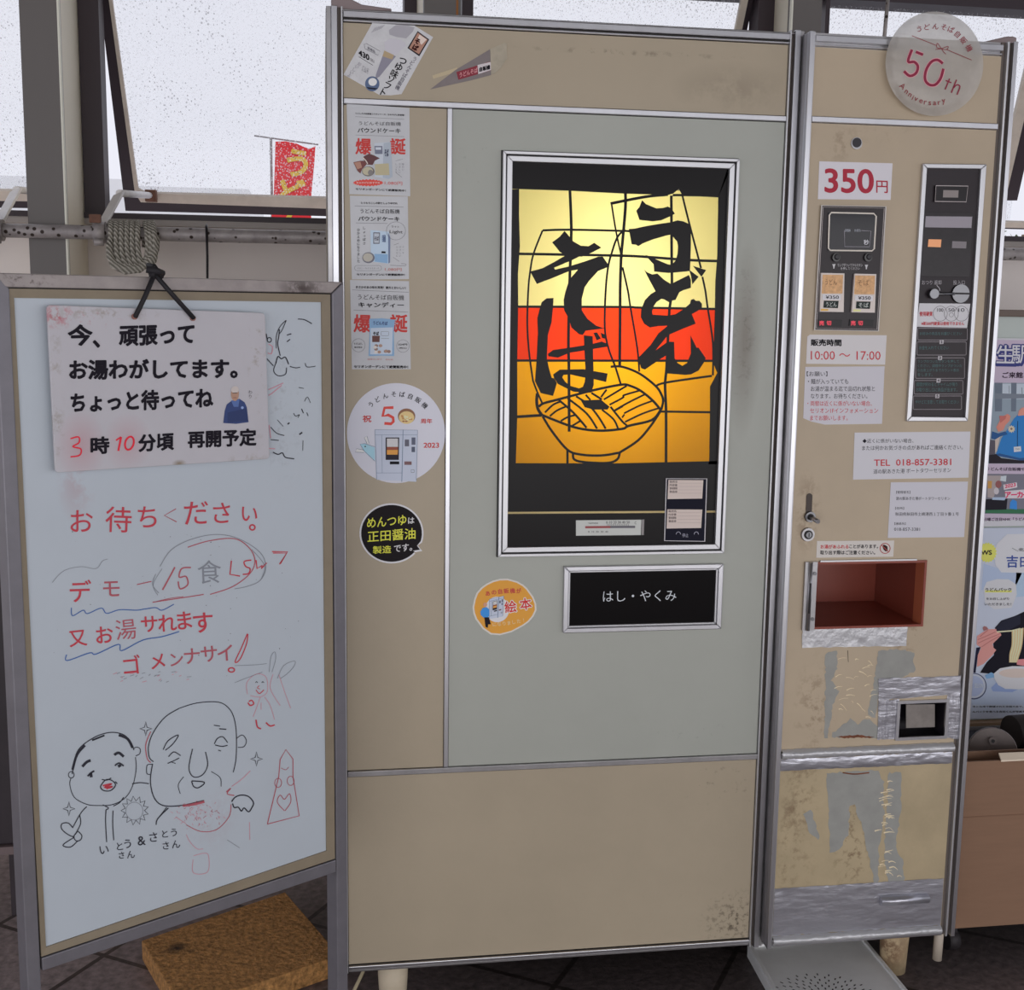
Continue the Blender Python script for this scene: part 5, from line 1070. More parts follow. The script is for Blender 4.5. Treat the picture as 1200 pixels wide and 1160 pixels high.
# tower figure
R(((940, 497), (980, 330), (985, 270), (1005, 235), (1030, 268), (1030, 330), (1052, 468), (940, 497)), .8, mrd, False, False, f4); R(((1000, 450), (975, 420), (985, 395), (1000, 410), (1018, 390), (1022, 420), (1002, 450)), .7, mrd, True, False, f4); R(((988, 300), (1005, 306), (1015, 296)), .5, mrd, True, False, f4)
for c in ((978, 352), (1022, 345)): R([(c[0]+12*math.cos(a), c[1]+16*math.sin(a)) for a in [i*math.pi/5 for i in range(10)]], .6, mrd, True, True, f4)
k.build('tower_drawing', wb); k = MB()
# two faces
f5 = Z(60, 830, 4.8); F = lambda ps, w=.8, m=mk, sm=True, cl=False: R(ps, w, m, sm, cl, f5)
F(((112, 390), (105, 430), (130, 500), (200, 540), (270, 547), (350, 540), (420, 500), (460, 430), (478, 340), (474, 275)), .7); F(((118, 370), (140, 260), (180, 205), (260, 155), (340, 135), (410, 150), (450, 195), (465, 235)), .9); F(((120, 345), (145, 262), (190, 208)), 2.2); F(((230, 180), (300, 152)), 1.6); F(((380, 150), (430, 172), (458, 222)), 2.4)
F([(113+16*math.cos(a), 374+18*math.sin(a)) for a in [i*math.pi/6 for i in range(12)]], .7, mk, True, True); F(((462, 228), (480, 218), (500, 228), (498, 255), (475, 268)), .7)
F(((175, 328), (200, 302), (222, 293)), 2.4); F(((355, 262), (380, 250), (408, 272)), 2.4); F(((205, 382), (225, 362), (243, 352)), 1.6); F(((222, 362), (226, 388)), 2.6); F(((358, 322), (382, 308), (408, 324)), 1.4); F(((380, 316), (388, 330)), 3.0)
F(((278, 440), (300, 408), (320, 400), (345, 408), (362, 432), (335, 462), (295, 462)), 1.0, mk, True, True); F(((290, 435), (340, 425), (300, 445), (345, 440), (310, 452)), 1.5, mr); F(((285, 400), (312, 404), (338, 392)), .9); F(((360, 412), (372, 424)), .9)
for ps in (((308, 572), (306, 640), (312, 752)), ((348, 575), (346, 650), (352, 742)), ((290, 543), (322, 560), (308, 572)), ((350, 550), (385, 530), (408, 500)), ((200, 552), (165, 592), (120, 672)), ((160, 600), (165, 650), (135, 710)), ((122, 672), (95, 645), (60, 650), (60, 680), (95, 710), (130, 725)), ((150, 690), (172, 715), (165, 740), (140, 745), (128, 720), (150, 690)), ((130, 725), (75, 760), (70, 775), (110, 780), (150, 745)), ((455, 425), (500, 418), (550, 424))): F(ps, .9)
for cx, cy in ((100, 565), (532, 115), (1155, 285)):
    F([(cx+(34 if i % 2 == 0 else 10)*math.cos(i*math.pi/4), cy+(40 if i % 2 == 0 else 12)*math.sin(i*math.pi/4)) for i in range(8)], .7, mk, False, True)
F([(470+(78 if i % 2 else 55)*math.cos(i*math.pi/13), 575+(82 if i % 2 else 55)*math.sin(i*math.pi/13)) for i in range(26)], .7, mk, False, True); F([(468+48*math.cos(a), 578+50*math.sin(a)) for a in [i*math.pi/10 for i in range(20)]], .5, mg, True, True)
k.build('face_drawing', wb); k = MB()
F(((720, 0), (640, 50), (575, 135), (548, 210), (552, 275), (575, 300)), .9); F(((720, 0), (820, -30), (940, -35), (1000, 0), (1030, 60), (1042, 150), (1040, 280), (1024, 360)), .8); F(((560, 130), (532, 205), (540, 280), (560, 305)), .9, mrd); F(((570, 312), (558, 400), (570, 480), (600, 530), (650, 550), (740, 545), (860, 518)), 1.0); F(((570, 315), (540, 320), (538, 365), (556, 372)), .7)
F(((760, 655), (840, 692), (930, 682), (1000, 610), (1012, 540)), .7, mrd); F(((760, 650), (700, 610)), .5, mp)
for i in range(70): x, y = rn.gauss(820, 70), rn.gauss(595, 32); F(((x, y), (x+rn.uniform(-16, 16), y+rn.uniform(4, 16))), .4, rn.choice([mp, mp, mrd]))
F(((740, 548), (800, 540), (862, 525)), 2.2, mrd)
for ps, w in ((((795, 228), (775, 335), (800, 385), (850, 375), (880, 320), (868, 245)), .9), (((660, 272), (690, 245), (728, 266)), .9), (((655, 310), (690, 295), (720, 280)), .8), (((670, 300), (700, 310)), .7), (((918, 200), (935, 170), (965, 160), (992, 192)), .9), (((922, 206), (960, 214), (992, 208)), .9), (((630, 232), (658, 182), (715, 150), (685, 200), (642, 236)), .9), (((915, 95), (950, 100)), .8), (((945, 115), (985, 118)), 1.0), (((790, 410), (802, 440), (830, 446), (862, 416), (790, 408)), 1.0), (((745, 385), (715, 430), (726, 480)), .6), (((900, 355), (950, 390), (956, 440)), .6), (((1042, 170), (1075, 150), (1098, 180), (1085, 215), (1050, 220)), .7), (((940, 235), (955, 240)), .8)): F(ps, w)
F(((1015, 525), (1035, 500), (1070, 488), (1110, 496), (1138, 530), (1128, 560), (1110, 582), (1085, 560), (1070, 578), (1052, 556), (1030, 558), (1020, 535)), 1.1); F(((1015, 440), (1070, 400), (1120, 352)), .6, mp); F(((985, 470), (1010, 450), (990, 480), (1030, 490)), .9, mrd); F(((590, 655), (600, 620), (660, 560)), 1.0); F(((605, 615), (650, 556)), .8); F(((800, 830), (858, 815), (885, 830), (880, 920), (800, 925), (798, 850)), .5, mp); F(((760, 710), (780, 750), (820, 790), (855, 790)), .5, mp); F(((1115, 640), (1118, 740)), .5, mp); F(((990, 740), (1060, 785)), .5, mg)
k.build('face_drawing', wb); k = MB()
for ch, x, y, s in (('い', 298, 796, 62), ('と', 386, 776, 52), ('う', 430, 762, 58), ('さ', 396, 826, 44), ('ん', 448, 822, 50), ('&', 508, 745, 74), ('さ', 575, 724, 62), ('と', 640, 706, 50), ('う', 690, 698, 50), ('さ', 645, 772, 50), ('ん', 702, 764, 52)): k.glyph(PB, ch, *f5((x, y))[0], s/4.8, -6, mk, .006, O)
k.build('handwriting', wb); k = MB()
# half-wiped drawings at the right edge
f6 = Z(300, 360, 5.8); E_ = lambda ps, w=.6, m=mk: R(ps, w, m, True, False, f6)
for ps, w in ((((205, 88), (165, 130), (140, 190), (138, 280)), .7), (((205, 90), (180, 150), (160, 180)), .7), (((160, 150), (155, 200), (148, 250), (165, 330)), .9), (((285, 80), (330, 85), (380, 112)), .9), (((210, 190), (240, 180)), .9), (((210, 235), (232, 218)), .9), (((135, 380), (150, 335), (172, 350), (200, 340), (222, 388)), 1.0), (((140, 370), (120, 430), (150, 465), (200, 455), (208, 410)), .8), (((230, 402), (270, 412), (300, 408)), .8), (((335, 380), (345, 405), (380, 405), (405, 400)), .7), (((75, 350), (118, 398)), .8), (((70, 180), (78, 225)), .9), (((100, 815), (140, 855), (192, 872)), .8), (((100, 900), (155, 905)), .8), (((115, 985), (150, 1000), (180, 990), (200, 1020), (260, 1030)), 1.0), (((215, 795), (228, 785)), 1.2), (((295, 865), (315, 850)), 1.3), (((320, 905), (318, 975)), .5), (((145, 765), (185, 810)), .5), (((290, 545), (325, 552)), .6), (((330, 640), (350, 610), (370, 650)), .5), (((255, 720), (270, 740), (295, 730), (285, 750)), .6), (((310, 690), (322, 720)), .8), (((345, 715), (355, 740)), .6)): E_(ps, w)
R([(91+14*math.cos(a), 222+16*math.sin(a)) for a in [i*math.pi/5 for i in range(10)]], .8, mk, True, True, f6)
for ps in (((85, 560), (120, 545), (185, 515)), ((85, 600), (115, 580), (175, 530)), ((85, 250), (112, 270), (105, 315), (80, 310)), ((90, 800), (100, 890)), ((85, 960), (130, 962))): E_(ps, .8, mp)
k.build('half_wiped_drawing', wb)

# sign hanging on the board
SO = .016
PSn = Pl(PB.o+BN*SO, BN)
sg = thing('hanging_sign', 'rounded white plastic sign hanging by a black cord on the whiteboard', 'sign', PSn.at(185, 455))
sgm = mat('sign_plastic', (156, 154, 159), .4, vary=.03, vscale=12)
def gsn(px, py, r, amt, ns, th): a = PSn.at(px, py); return (a.x, a.y, a.z, r[0], r[0], r[1], amt, ns, th)
grime_and_shade(sgm, [gsn(95, 522, (.036, .05), .34, 6, .05), gsn(150, 518, (.036, .042), .28, 6, .05), gsn(66, 370, (.03, .02), .9, 120, .48), gsn(110, 372, (.05, .02), .6, 120, .56)], (.55, .11, .15))
grime_and_shade(sgm, [gsn(300, 400, (.02, .2), .5, 60, .56), gsn(290, 545, (.05, .02), .6, 70, .5), gsn(120, 368, (.1, .012), .5, 80, .5), gsn(66, 460, (.012, .14), .5, 60, .5), gsn(210, 543, (.012, .006), .9, 60, .3)], (.26, .2, .12))
cs = [(55, 357.3), (310.7, 366.7), (316, 537.7), (65, 554)]
rc = []
for i in range(4):
    p, a, b = V(cs[i]), V(cs[i-1]), V(cs[(i+1) % 4]); u = (a-p).normalized(); w = (b-p).normalized()
    for t in range(5):
        s = t/4; q = p+u*5*(1-s)**2+w*5*s**2; rc.append((q.x, q.y))
MB().slab(PSn.pts(rc), -BN*.004, sgm).build('plate', sg, .0008)
k = MB(); f = Z(0, 310, 3); bk_ = C(34, 30, 40)
TX = lambda s, a, b, h, m=bk_, bo=.038: k.text(PSn, s, *f(a, b), h/3, m, bo, .0006)
TX('今', (238, 287), (326, 285), 76); TX('、', (326, 293), (352, 293), 28); TX('頑張って', (418, 288), (684, 280), 72)
k.build('text_line', sg); k = MB(); TX('お湯わがしてます。', (243, 406), (836, 401), 72); k.build('text_line', sg); k = MB(); TX('ちょっと待ってね', (248, 522), (750, 504), 72)
k.build('text_line', sg); k = MB(); TX('時', (318, 668), (385, 665), 62); TX('分頃', (486, 660), (612, 652), 62); TX('再開予定', (660, 646), (902, 637), 62)
sr = C(190, 28, 48)
k.ribbon(PSn, f((248, 612), (276, 606), (278, 626), (256, 640), (284, 648), (280, 670), (248, 676)), 1.7, sr, .0006); k.ribbon(PSn, f((426, 606), (416, 655)), 2.4, sr, .0006, False); k.ribbon(PSn, f((408, 618), (426, 606)), 1.8, sr, .0006, False)
k.ribbon(PSn, [f((455+15*math.cos(a)+4*math.sin(-a), 628+23*math.sin(a)))[0] for a in [i*math.pi/8 for i in range(16)]], 2.2, sr, .0006, True, True)
k.build('text_line', sg); k = MB()
for ch, y in (('わ', 448), ('り', 464)): k.glyph(PSn, ch, *f((880, y))[0], 5, 8, bk_, -.01, .0006)
k.build('lettering', sg)
k = MB(); skin = C(150, 118, 100)
k.flat(PSn, f((785, 557), (790, 515), (797, 492), (815, 478), (842, 472), (860, 484), (868, 502), (874, 554), (830, 560)), C(38, 54, 98), .0006); k.flat(PSn, f((812, 478), (842, 474), (838, 500), (822, 500)), C(70, 92, 140), .0007); k.flat(PSn, f((800, 520), (868, 505), (872, 550), (800, 556)), C(30, 44, 84), .0007)
k.disc(PSn, *f((826, 455))[0], 4.6, 8.2, skin, .0008); k.disc(PSn, *f((826, 440))[0], 4.4, 4.2, C(170, 162, 158), .0009); k.ribbon(PSn, f((818, 452), (834, 451)), .8, C(70, 54, 50), .001, False); k.ribbon(PSn, f((820, 468), (832, 468)), .7, C(110, 66, 60), .001, False); k.disc(PSn, *f((852, 503))[0], 1.6, 1.6, C(120, 140, 180), .0009)
k.build('portrait_print', sg)
k = MB(); cordm = mat('black_cord', (24, 22, 26), .7)
ap = A(181, 321, .018); top = A(181, 317, .008)
for hx, hy in ((157, 371), (225.3, 372.7)):
    h = PSn.at(hx, hy); k.tube([h-BN*.006, h+BN*.004, h+(ap-h)*.5+BN*.003+V((0, 0, -.001)), ap], .0034, cordm, 8)
    k.tube([h+BN*.0005, h+BN*.003], .0042, C(120, 84, 76), 10)
k.tube([ap, top+V((0, 0, .006)), top-BN*.018+V((0, 0, .008)), A(178, 323, -.03)-BN*.002, A(176, 345, -.032)], .0034, cordm, 8)
k.tube([ap+BD*-.012+V((0, 0, .006)), ap+BN*.006+V((0, 0, .004)), ap+BD*.012+V((0, 0, .001))], .005, cordm, 8); k.tube([ap+BD*-.006+BN*.003+V((0, 0, -.004)), ap+V((0, 0, .008))+BN*.004, ap+BD*.01-V((0, 0, .005))], .004, cordm, 8)
k.build('cord', sg)
# ------------------------------------------------------------------ posters on the stand at the right
XR = PP.at(1300, 600).x; pt = PP.at
xl = pt(1125, 600).x-.06
zr = lambda px, py: pt(px, py).z
st = thing('poster_stand', 'grey poster stand with a clear sheet, behind the right side of the machine', 'poster stand', ((xl+XR)/2, .56, 0))
psm = mat('stand_grey', (120, 118, 120), .45, .2)
MB().box(xl, XR, .535, .575, zr(1180, 371), zr(1180, 363), mat('stand_brown', (88, 76, 68), .5)).build('top_rail', st, .002)
MB().box(xl, XR, .53, .575, zr(1165, 857.5), zr(1165, 847), psm).build('bottom_rail', st, .002)
MB().box(xl, XR, .531, .575, zr(1165, 847), zr(1165, 843.5), mat('rail_lip', (128, 106, 84), .5)).build('ledge', st)
MB().box(xl, XR, .556, .57, zr(1165, 848), zr(1180, 366), mat('backing_sheet', (158, 166, 162), .35)).build('backing_board', st)
for x in (xl+.02, XR-.03): MB().box(x, x+.025, .575, .6, 0, zr(1180, 363), psm).build('leg', st)
for x in (xl+.02, XR-.03): MB().box(x, x+.025, .45, .72, 0, .02, psm).build('foot', st)
def poster(name, label, tl, tr, br, bl, m):
    t = thing(name, label, 'poster', pt(1180, 500)); MB().slab(PP.pts((tl, tr, br, bl), .001), (0, .0008, 0), m).build('sheet', t); return t
f = Z(1130, 360, 8.93); f2 = Z(1130, 480, 8.286); LIL = C(171, 158, 176); TP = .0014
t = poster('poster', 'lilac poster with a person in a blue jacket, upper of the two posters', (1098, 395), (1300, 398), (1300, 614), (1090, 618), C(178, 178, 184))
k = MB(); k.flat(PP, [(1090, 397), (1300, 400), (1300, 606), (1090, 612)], LIL, TP-.0002)
nv = C(40, 46, 108)
for ch, x, y in (('生', 432, 492), ('駅', 592, 492)):
    k.glyph(PP, ch, *f((x+8, y+14))[0], 25, 1, nv, .07, TP); k.glyph(PP, ch, *f((x, y))[0], 24, 1, nv, .06, TP+.0001); k.glyph(PP, ch, *f((x, y))[0], 23.5, 1, C(185, 184, 191), .01, TP+.0003)
k.text(PP, 'ご来館ありがとう', *f((398, 742), (985, 742)), 7.2, C(66, 50, 72), .03, TP)
k.flat(PP, [(1130, 448.5), (1300, 449), (1300, 544), (1130, 543)], C(126, 140, 152), TP)
sky = C(166, 176, 187); tw = C(92, 102, 116)
k.flat(PP, f((385, 800), (740, 800), (740, 960), (385, 960)), sky, TP+.0001)
for x0, x1 in ((490, 548), (320, 400)): k.flat(PP, f((x0, 790), (x1, 790), (x1-6, 1090), (x0, 1090)), tw, TP+.0002)
k.flat(PP, f((320, 900), (740, 912), (740, 950), (320, 960)), C(104, 112, 124), TP+.00028); k.ribbon(PP, f((470, 820), (470, 900)), .5, tw, TP+.0002, False); k.ribbon(PP, f((602, 840), (606, 910)), .7, tw, TP+.0002, False)
bj = C(30, 108, 172); bjd = C(22, 72, 124); sk = C(190, 122, 108)
k.flat(PP, f2((310, 430), (360, 280), (420, 190), (480, 90), (520, 50), (760, 40), (760, 480), (540, 480), (440, 462)), bj, TP+.0004)
k.flat(PP, f2((262, 280), (270, 210), (330, 230), (400, 210), (420, 240), (350, 260), (300, 290)), bjd, TP+.0005); k.flat(PP, f2((310, 430), (345, 425), (540, 470), (760, 455), (760, 490), (540, 492), (330, 450)), bjd, TP+.0005)
k.flat(PP, f2((310, 170), (365, 70), (420, 40), (450, 60), (440, 110), (400, 150), (380, 200), (330, 215)), sk, TP+.0006); k.flat(PP, f2((520, 60), (530, 10), (560, -20), (640, -30), (640, 50)), C(196, 130, 116), TP+.0006); k.flat(PP, f2((340, 60), (410, 60), (400, 90), (350, 130)), C(172, 96, 90), TP+.0007)
k.flat(PP, [f2((458+(40 if i % 2 else 26)*math.cos(i*math.pi/10), 188+(40 if i % 2 else 26)*math.sin(i*math.pi/10)))[0] for i in range(20)], C(185, 176, 153), TP+.0006); k.disc(PP, *f2((458, 186))[0], 1.3, 1.3, C(120, 90, 80), TP+.0008)
k.flat(PP, f2((480, 362), (550, 355), (553, 405), (482, 412)), C(185, 187, 191), TP+.0006); k.line(PP, 'STAFF', (496, 376, 538, 392), GREY, 0, TP+.0008, f2); k.ribbon(PP, f2((520, 110), (516, 230), (516, 358)), .7, C(40, 40, 50), TP+.0005)
k.flat(PP, f2((240, 440), (310, 430), (360, 470), (540, 492), (700, 490), (700, 522), (240, 522)), C(58, 54, 62), TP+.0003); k.flat(PP, f2((300, 280), (350, 250), (318, 400), (300, 420)), C(176, 164, 156), TP+.0004); k.flat(PP, f2((245, 290), (300, 300), (300, 430), (242, 440)), C(74, 70, 80), TP+.0003)
k.text(PP, 'うどんそば自販機や魚介類の', *f2((215, 592), (760, 598)), 4.2, C(66, 50, 72), .02, TP)
k.flat(PP, [(1130, 555), (1300, 556), (1300, 604), (1130, 601.5)], C(104, 104, 116), TP)
k.flat(PP, f2((205, 965), (760, 965), (760, 1010), (205, 1005)), C(40, 96, 66), TP+.0002); k.flat(PP, f2((225, 640), (360, 640), (350, 700), (280, 860), (225, 850)), C(150, 140, 140), TP+.0002); k.flat(PP, f2((228, 692), (270, 692), (266, 765), (228, 765)), C(176, 132, 70), TP+.0003); k.disc(PP, *f2((332, 725))[0], 3.6, 4.4, C(128, 76, 76), TP+.0003); k.disc(PP, *f2((312, 790))[0], 3, 4, C(176, 171, 176), TP+.0004); k.flat(PP, f2((355, 645), (410, 640), (405, 700), (350, 690)), C(176, 185, 194), TP+.0003)
k.flat(PP, f2((205, 870), (420, 860), (410, 970), (205, 975)), C(48, 46, 56), TP+.0003); k.flat(PP, f2((275, 850), (410, 850), (390, 880), (270, 875)), C(150, 168, 190), TP+.0004); k.flat(PP, f2((440, 960), (445, 900), (470, 870), (510, 890), (512, 970)), C(46, 120, 190), TP+.0004)
k.flat(PP, f2((378, 728), (510, 705), (515, 755), (385, 780)), C(191, 185, 191), TP+.0005); k.line(PP, '2023', (394, 728, 500, 764, -18), C(196, 50, 90), .03, TP+.0007, f2); k.flat(PP, f2((395, 790), (640, 770), (640, 860), (400, 862)), C(193, 185, 193), TP+.0005)
for i, ch in enumerate('アーカイブ'): k.glyph(PP, ch, *f2((425+i*58, 828-i*2))[0], 8.4, -3, C(196, 44, 92), .04, TP+.0007)
k.text(PP, '日曜ご注目NHK「うどん自販機～」', *f2((190, 1082), (760, 1078)), 4, C(66, 50, 72), .02, TP)
k.build('print', t)
t = poster('poster', 'pale blue poster with a hand lifting noodles, lower of the two posters', (1090, 619), (1300, 617.5), (1300, 837.6), (1080, 844.2), C(169, 176, 191))
f = Z(1120, 600, 11.6); g = Z(1120, 690, 11.6); h = Z(1120, 780, 9.66); k = MB()
k.flat(PP, f((830, 560), (1400, 300), (1400, 1100), (780, 1160), (820, 900)), C(150, 170, 208), TP); k.flat(PP, f((380, 700), (560, 760), (900, 830), (820, 1000), (350, 1060)), C(153, 167, 193), TP)
k.flat(PP, f((520, 560), (560, 430), (700, 300), (1500, 290), (1500, 800), (900, 825), (620, 820), (540, 720)), C(185, 186, 191), TP+.0002); k.flat(PP, f((380, 1040), (420, 950), (560, 912), (720, 915), (820, 980), (830, 1120), (760, 1300), (520, 1320), (400, 1240)), C(182, 183, 187), TP+.0002)
k.flat(PP, [f((430+(132 if i % 2 else 112)*math.cos(i*math.pi/20), 550+(140 if i % 2 else 120)*math.sin(i*math.pi/20)))[0] for i in range(40)], C(214, 192, 92), TP+.0004); k.line(PP, 'NEWS', (225, 518, 492, 582), C(60, 54, 60), .03, TP+.0006, f)
k.line(PP, '＼北海道', (765, 488, 1100, 532), C(54, 52, 62), .02, TP+.0006, f); bl_ = C(44, 66, 134)
k.glyph(PP, '吉', *f((768, 672))[0], 15, 0, bl_, .02, TP+.0006); k.glyph(PP, '日', *f((930, 680))[0], 13.5, 0, bl_, .02, TP+.0006)
k.flat(PP, f((400, 1062), (765, 1062), (760, 1092), (398, 1092)), C(220, 204, 106), TP+.0004); k.line(PP, 'うどんパック', (402, 1030, 758, 1080), C(56, 52, 56), .02, TP+.0006, f)
k.line(PP, 'をお召し上がり', (415, 118, 725, 152), C(70, 68, 76), .02, TP+.0006, g); k.line(PP, 'いただきました！', (392, 190, 755, 226), C(70, 68, 76), .02, TP+.0006, g)
nvb = C(36, 34, 46); k.flat(PP, g((530, 530), (620, 430), (800, 370), (930, 310), (1300, 290), (1300, 1130), (540, 1160), (330, 1140), (420, 1000), (520, 900), (510, 740), (600, 640)), nvb, TP+.0003); k.flat(PP, g((540, 520), (640, 430), (880, 350), (880, 480), (720, 560), (560, 570)), C(52, 54, 72), TP+.0004)
hs = C(196, 134, 128); hd = C(170, 104, 102)
k.flat(PP, g((280, 800), (340, 790), (300, 900), (270, 1140), (240, 1140)), C(44, 44, 72), TP+.0004); k.flat(PP, g((285, 760), (290, 640), (380, 580), (440, 550), (550, 545), (560, 590), (610, 600), (620, 630), (500, 750), (515, 800), (550, 830), (500, 900), (380, 1020), (290, 1060), (300, 900), (345, 800)), hs, TP+.0005)
k.flat(PP, g((365, 530), (385, 505), (420, 515), (445, 548), (380, 572)), C(140, 92, 92), TP+.0006)
for ps in (((300, 690), (420, 640), (540, 585)), ((300, 740), (430, 680), (600, 612)), ((350, 790), (470, 710), (600, 640)), ((330, 650), (400, 590), (440, 560))): k.ribbon(PP, g(*ps), 1.0, hd, TP+.0007)
k.ribbon(PP, g((560, 585), (760, 570), (880, 540)), 1.6, C(206, 188, 158), TP+.0008, False)
ndl = C(214, 200, 160)
for i in range(9): k.ribbon(PP, g((770+i*18, 570-i*5), (768+i*16, 760), (740+i*13, 880+i*8), (735+i*11, 1000)), 1.5, ndl if i % 2 else C(190, 170, 126), TP+.0008+i*.00003)
k.flat(PP, g((830, 960), (960, 950), (960, 1050), (830, 1030)), C(196, 120, 124), TP+.0005)
k.flat(PP, h((430, 90), (500, 30), (640, 5), (1000, 10), (1000, 250), (700, 268), (560, 262), (480, 220), (440, 150)), C(187, 187, 191), TP+.0009); k.flat(PP, [h((690+200*math.cos(a), 85+52*math.sin(a)))[0] for a in [i*math.pi/16 for i in range(32)]], C(190, 176, 168), TP+.001); k.flat(PP, h((180, 120), (1000, 120), (1000, 440), (180, 440)), C(160, 171, 191), TP+.0001)
k.flat(PP, h((330, 110), (400, 75), (445, 95), (440, 130), (350, 150)), C(110, 150, 188), TP+.0006); k.flat(PP, h((400, 250), (460, 190), (560, 265), (720, 262), (640, 300), (420, 290)), C(128, 146, 186), TP+.0004)
k.disc(PP, *h((205, 232))[0], 15, 15.5, C(60, 66, 96), TP+.0006); k.disc(PP, *h((205, 230))[0], 13.8, 14.2, C(171, 176, 189), TP+.0007); k.disc(PP, *h((205, 230))[0], 11.5, 12, C(150, 160, 186), TP+.0008); k.text(PP, 'SELION', *h((212, 250), (310, 250)), 5, C(176, 182, 193), .02, TP+.001)
k.line(PP, '市と台湾で開催された全国大会で、うどん', (190, 452, 900, 474), C(60, 58, 66), .02, TP, h); k.line(PP, 'んパックを食べる吉田くんが写真を送って', (190, 508, 900, 532), C(60, 58, 66), .02, TP, h)
k.build('print', t)

# cardboard box with two metal drums in it
YBx = .055; bx = lambda px, py: atY(px, py, YBx)
zb_, zt_ = bx(1170, 1084.5).z, bx(1165, 891.5).z; x0 = 1.235; x1 = 1.78; card = mat('cardboard', (112, 86, 68), .8, vary=.06, vscale=12, stretch=(1, 1, 8))
inn = mat('cardboard_inside', (100, 76, 60), .85)
cb = thing('cardboard_box', 'brown cardboard carton standing upright to the right of the machine under the posters', 'cardboard box', ((x0+x1)/2, YBx+.2, zb_))
k = MB(); th = .005; y1 = YBx+.06
k.box(x0, x1, YBx, YBx+th, zb_, zt_, card); k.box(x0, x1, y1-th, y1, zb_, zt_, card); k.box(x0, x0+th, YBx+th, y1-th, zb_, zt_, card); k.box(x1-th, x1, YBx+th, y1-th, zb_, zt_, card); k.box(x0+th, x1-th, YBx+th, y1-th, zb_, zb_+th, inn)
k.build('body', cb)
zf = bx(1165, 956).z; MB().box(x0, x1, YBx-.0008, YBx, zf-.0012, zf+.0012, mat('box_crease', (104, 78, 62), .9)).build('crease', cb)
a = bx(1172, 891); MB().slab([(a.x, YBx-.004, zt_-.001), (x1, YBx-.004, zt_+.001), (x1, YBx+.014, zt_+.009), (a.x+.004, YBx+.014, zt_+.008)], (0, 0, .003), mat('box_flap', (196, 178, 160), .8)).build('flap', cb)
drm = mat('drum_grey', (98, 90, 88), .5, .2, vary=.12, vscale=30)
c = atY(1163, 880, YBx+.16)
tdr = thing('metal_drum', 'round grey flanged metal part with two bolts resting behind the cardboard carton', 'metal part', (c.x, c.y, c.z))
ax = V((-.42, -.86, .28)).normalized()
MB().cyl(c, c+ax*.012, .052, drm, .05, 40).build('flange', tdr)
MB().cyl(V((c.x+.03, c.y+.075, c.z-.02)), c, .032, mat('drum_body', (150, 142, 138), .5), seg=28).build('body', tdr)
for px, py in ((1163, 868), (1171, 884)):
    q = Pl(c+ax*.012, ax).at(px, py); k = MB(); k.cyl(q, q+ax*.014, .0085, drm, seg=16); k.cyl(q+ax*.0135, q+ax*.0145, .004, blackp, seg=12); k.build('bolt', tdr)
c2 = atY(1198, 868, YBx+.3)
MBk = MB().cyl(V((c2.x-.03, c2.y, c.z-.062+.05)), V((c2.x+.16, c2.y+.02, c.z-.062+.05)), .04, mat('dark_drum', (48, 44, 44), .45), seg=28)
tag(MBk.build('dark_cylinder'), 'dark metal cylinder lying behind the right end of the cardboard carton', 'metal part')
# black crate behind the carton that carries the metal parts
zc_ = c.z-.062; cy0 = y1+.012; cy1 = .49; crm = mat('crate_black', (26, 23, 25), .5, spec=.2)
cr_ = thing('plastic_crate', 'black crate behind the cardboard carton with metal parts on top', 'crate', ((x0+x1)/2+.02, (cy0+cy1)/2, zb_))
k = MB(); k.box(x0+.03, x1, cy0, cy0+.008, zb_, zc_, crm); k.box(x0+.03, x1, cy1-.008, cy1, zb_, zc_, crm); k.box(x0+.03, x0+.038, cy0+.008, cy1-.008, zb_, zc_, crm); k.box(x1-.008, x1, cy0+.008, cy1-.008, zb_, zc_, crm); k.box(x0+.038, x1-.008, cy0+.008, cy1-.008, zb_, zb_+.008, crm); k.build('body', cr_)
MB().box(x0+.026, x1+.004, cy0-.004, cy1+.004, zc_, zc_+.008, crm).build('lid', cr_)
y1 = cy1
# low dolly below the box
dl = thing('dolly', 'low dark dolly carrying the cardboard box', 'dolly', ((x0+x1)/2, YBx+.2, 0)); dm = mat('dolly_dark', (34, 30, 32), .6)
MB().box(x0+.03, x1, YBx+.03, y1, zb_-.016, zb_-.001, dm).build('deck', dl)
for x in (x0+.06, x1-.06):
    for y in (YBx+.07, y1-.05): MB().cyl((x-.012, y, .022), (x+.012, y, .022), .022, dm, seg=20).build('caster', dl); MB().box(x-.008, x+.008, y-.01, y+.01, .03, zb_-.015, dm).build('caster_fork', dl)
# drain pipe stub behind the coin door
d0 = atY(1100, 1101, .02); d1 = atY(1098, 1124, .02)
k = MB(); k.cyl((d0.x, .02, .113), (d1.x, .02, d1.z), .0095, mat('pvc_white', (150, 140, 128), .5), seg=16); k.build('drain_pipe', vm)

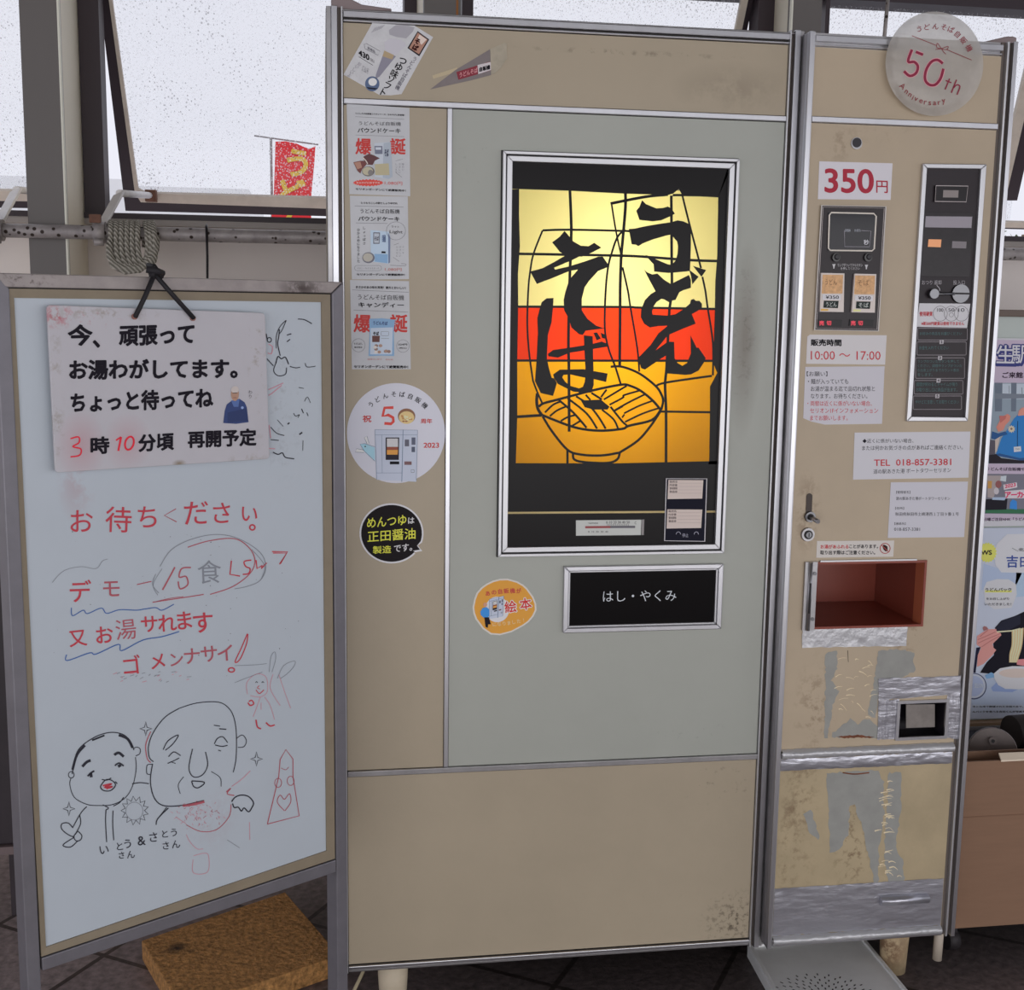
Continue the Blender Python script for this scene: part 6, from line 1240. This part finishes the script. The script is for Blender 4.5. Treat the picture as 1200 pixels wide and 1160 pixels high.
# perforated tray on the floor
zt = .03; q4 = [atZ(*p, zt) for p in ((876, 1106), (1006, 1091), (1118, 1226), (935, 1212))]
cen = sum(q4, V((0, 0, 0)))/4
tr_ = thing('drain_tray', 'white perforated plastic tray on the floor under the coin door', 'tray', (cen.x, cen.y, 0)); trm = mat('tray_white', (218, 212, 212), .45, vary=.05, vscale=20)
k = MB(); k.slab([V((p.x, p.y, 0.001)) for p in q4], (0, 0, zt-.005), trm)
inn4 = [p+(cen-p)*.06 for p in q4]
for i in range(4):
    j = (i+1) % 4; a, b, c_, d = q4[i], q4[j], inn4[j], inn4[i]
    k.slab([V((p.x, p.y, zt-.0041)) for p in (a, b, c_, d)], (0, 0, .006), trm)
k.build('tray_body', tr_, .0012)
k = MB(); hb = mat('hole_dark', (44, 38, 40), .7); pc = Pl((0, 0, zt-.0035), (0, 0, 1)); ctr = pc.at(972, 1176)
for r in range(1, 10):
    for i in range(max(8, 6*min(r, 5))):
        a = 2*math.pi*i/max(8, 6*min(r, 5))+(.13 if r % 2 else 0); rr = .012+r*.0105; p = ctr+V((math.cos(a)*rr, math.sin(a)*rr, 0)); e = V((math.cos(a), math.sin(a), 0)); w = V((-e.y, e.x, 0))*.0013; e = e*.0034
        k.poly([p-e-w, p+e-w, p+e+w, p-e+w], hb)
o = k.build('perforations', tr_)

# brown slab behind the whiteboard
zm = .045; q4 = [atZ(*p, zm) for p in ((166, 1102), (334, 1045), (398, 1119), (213, 1183))]
mm = mat('coir_brown', (146, 106, 62), .9, vary=.62, vscale=95, bump=.6, bscale=90)
def gm(px, py, r, amt, ns, th): a = atZ(px, py, zm); return (a.x, a.y, a.z, r, r, .1, amt, ns, th)
grime_and_shade(mm, [gm(207, 1111, .03, .95, 30, .42), gm(225, 1115, .02, .8, 40, .5), gm(270, 1132, .05, .4, 50, .6)], (.02, .012, .008))
k = MB(); k.slab([V((p.x, p.y, .001)) for p in q4], (0, 0, zm-.001), mm); tag(k.build('coir_mat', None, .002), 'thick rough brown mat on the floor behind the whiteboard', 'mat')

# dark bench at the left edge, thin cable under the machine
YC_ = .52; ca = lambda px, py: atY(px, py, YC_); zb1, zt1 = ca(5, 1000).z, ca(5, 640).z; xa, xb = ca(-160, 800).x, ca(16, 800).x
cbn = thing('cabinet', 'dark cabinet on thin legs at the left edge behind the whiteboard', 'cabinet', ((xa+xb)/2, .6, 0)); dk = mat('dark_cabinet', (40, 34, 38), .5, vary=.3, vscale=6)
MB().box(xa, xb, YC_, .70, zb1+.02, zt1, dk).build('body', cbn, .004); MB().box(xa-.005, xb+.005, YC_-.008, .70, zb1, zb1+.018, mat('cabinet_edge', (92, 80, 80), .5)).build('base_rail', cbn)
for x in (xa+.02, xb-.03):
    for y in (YC_+.01, .67): MB().box(x, x+.018, y, y+.018, 0, zb1, dk).build('leg', cbn)
k = MB(); a = atZ(404, 1156, .03); b = atY(424, 1137, .1); k.tube([V((a.x-.05, .02, .004)), V((a.x, .03, .02)), V((b.x, .08, .06)), V((b.x+.05, .2, .112))], .0035, C(150, 140, 116), 8); k.build('power_cable', vm)
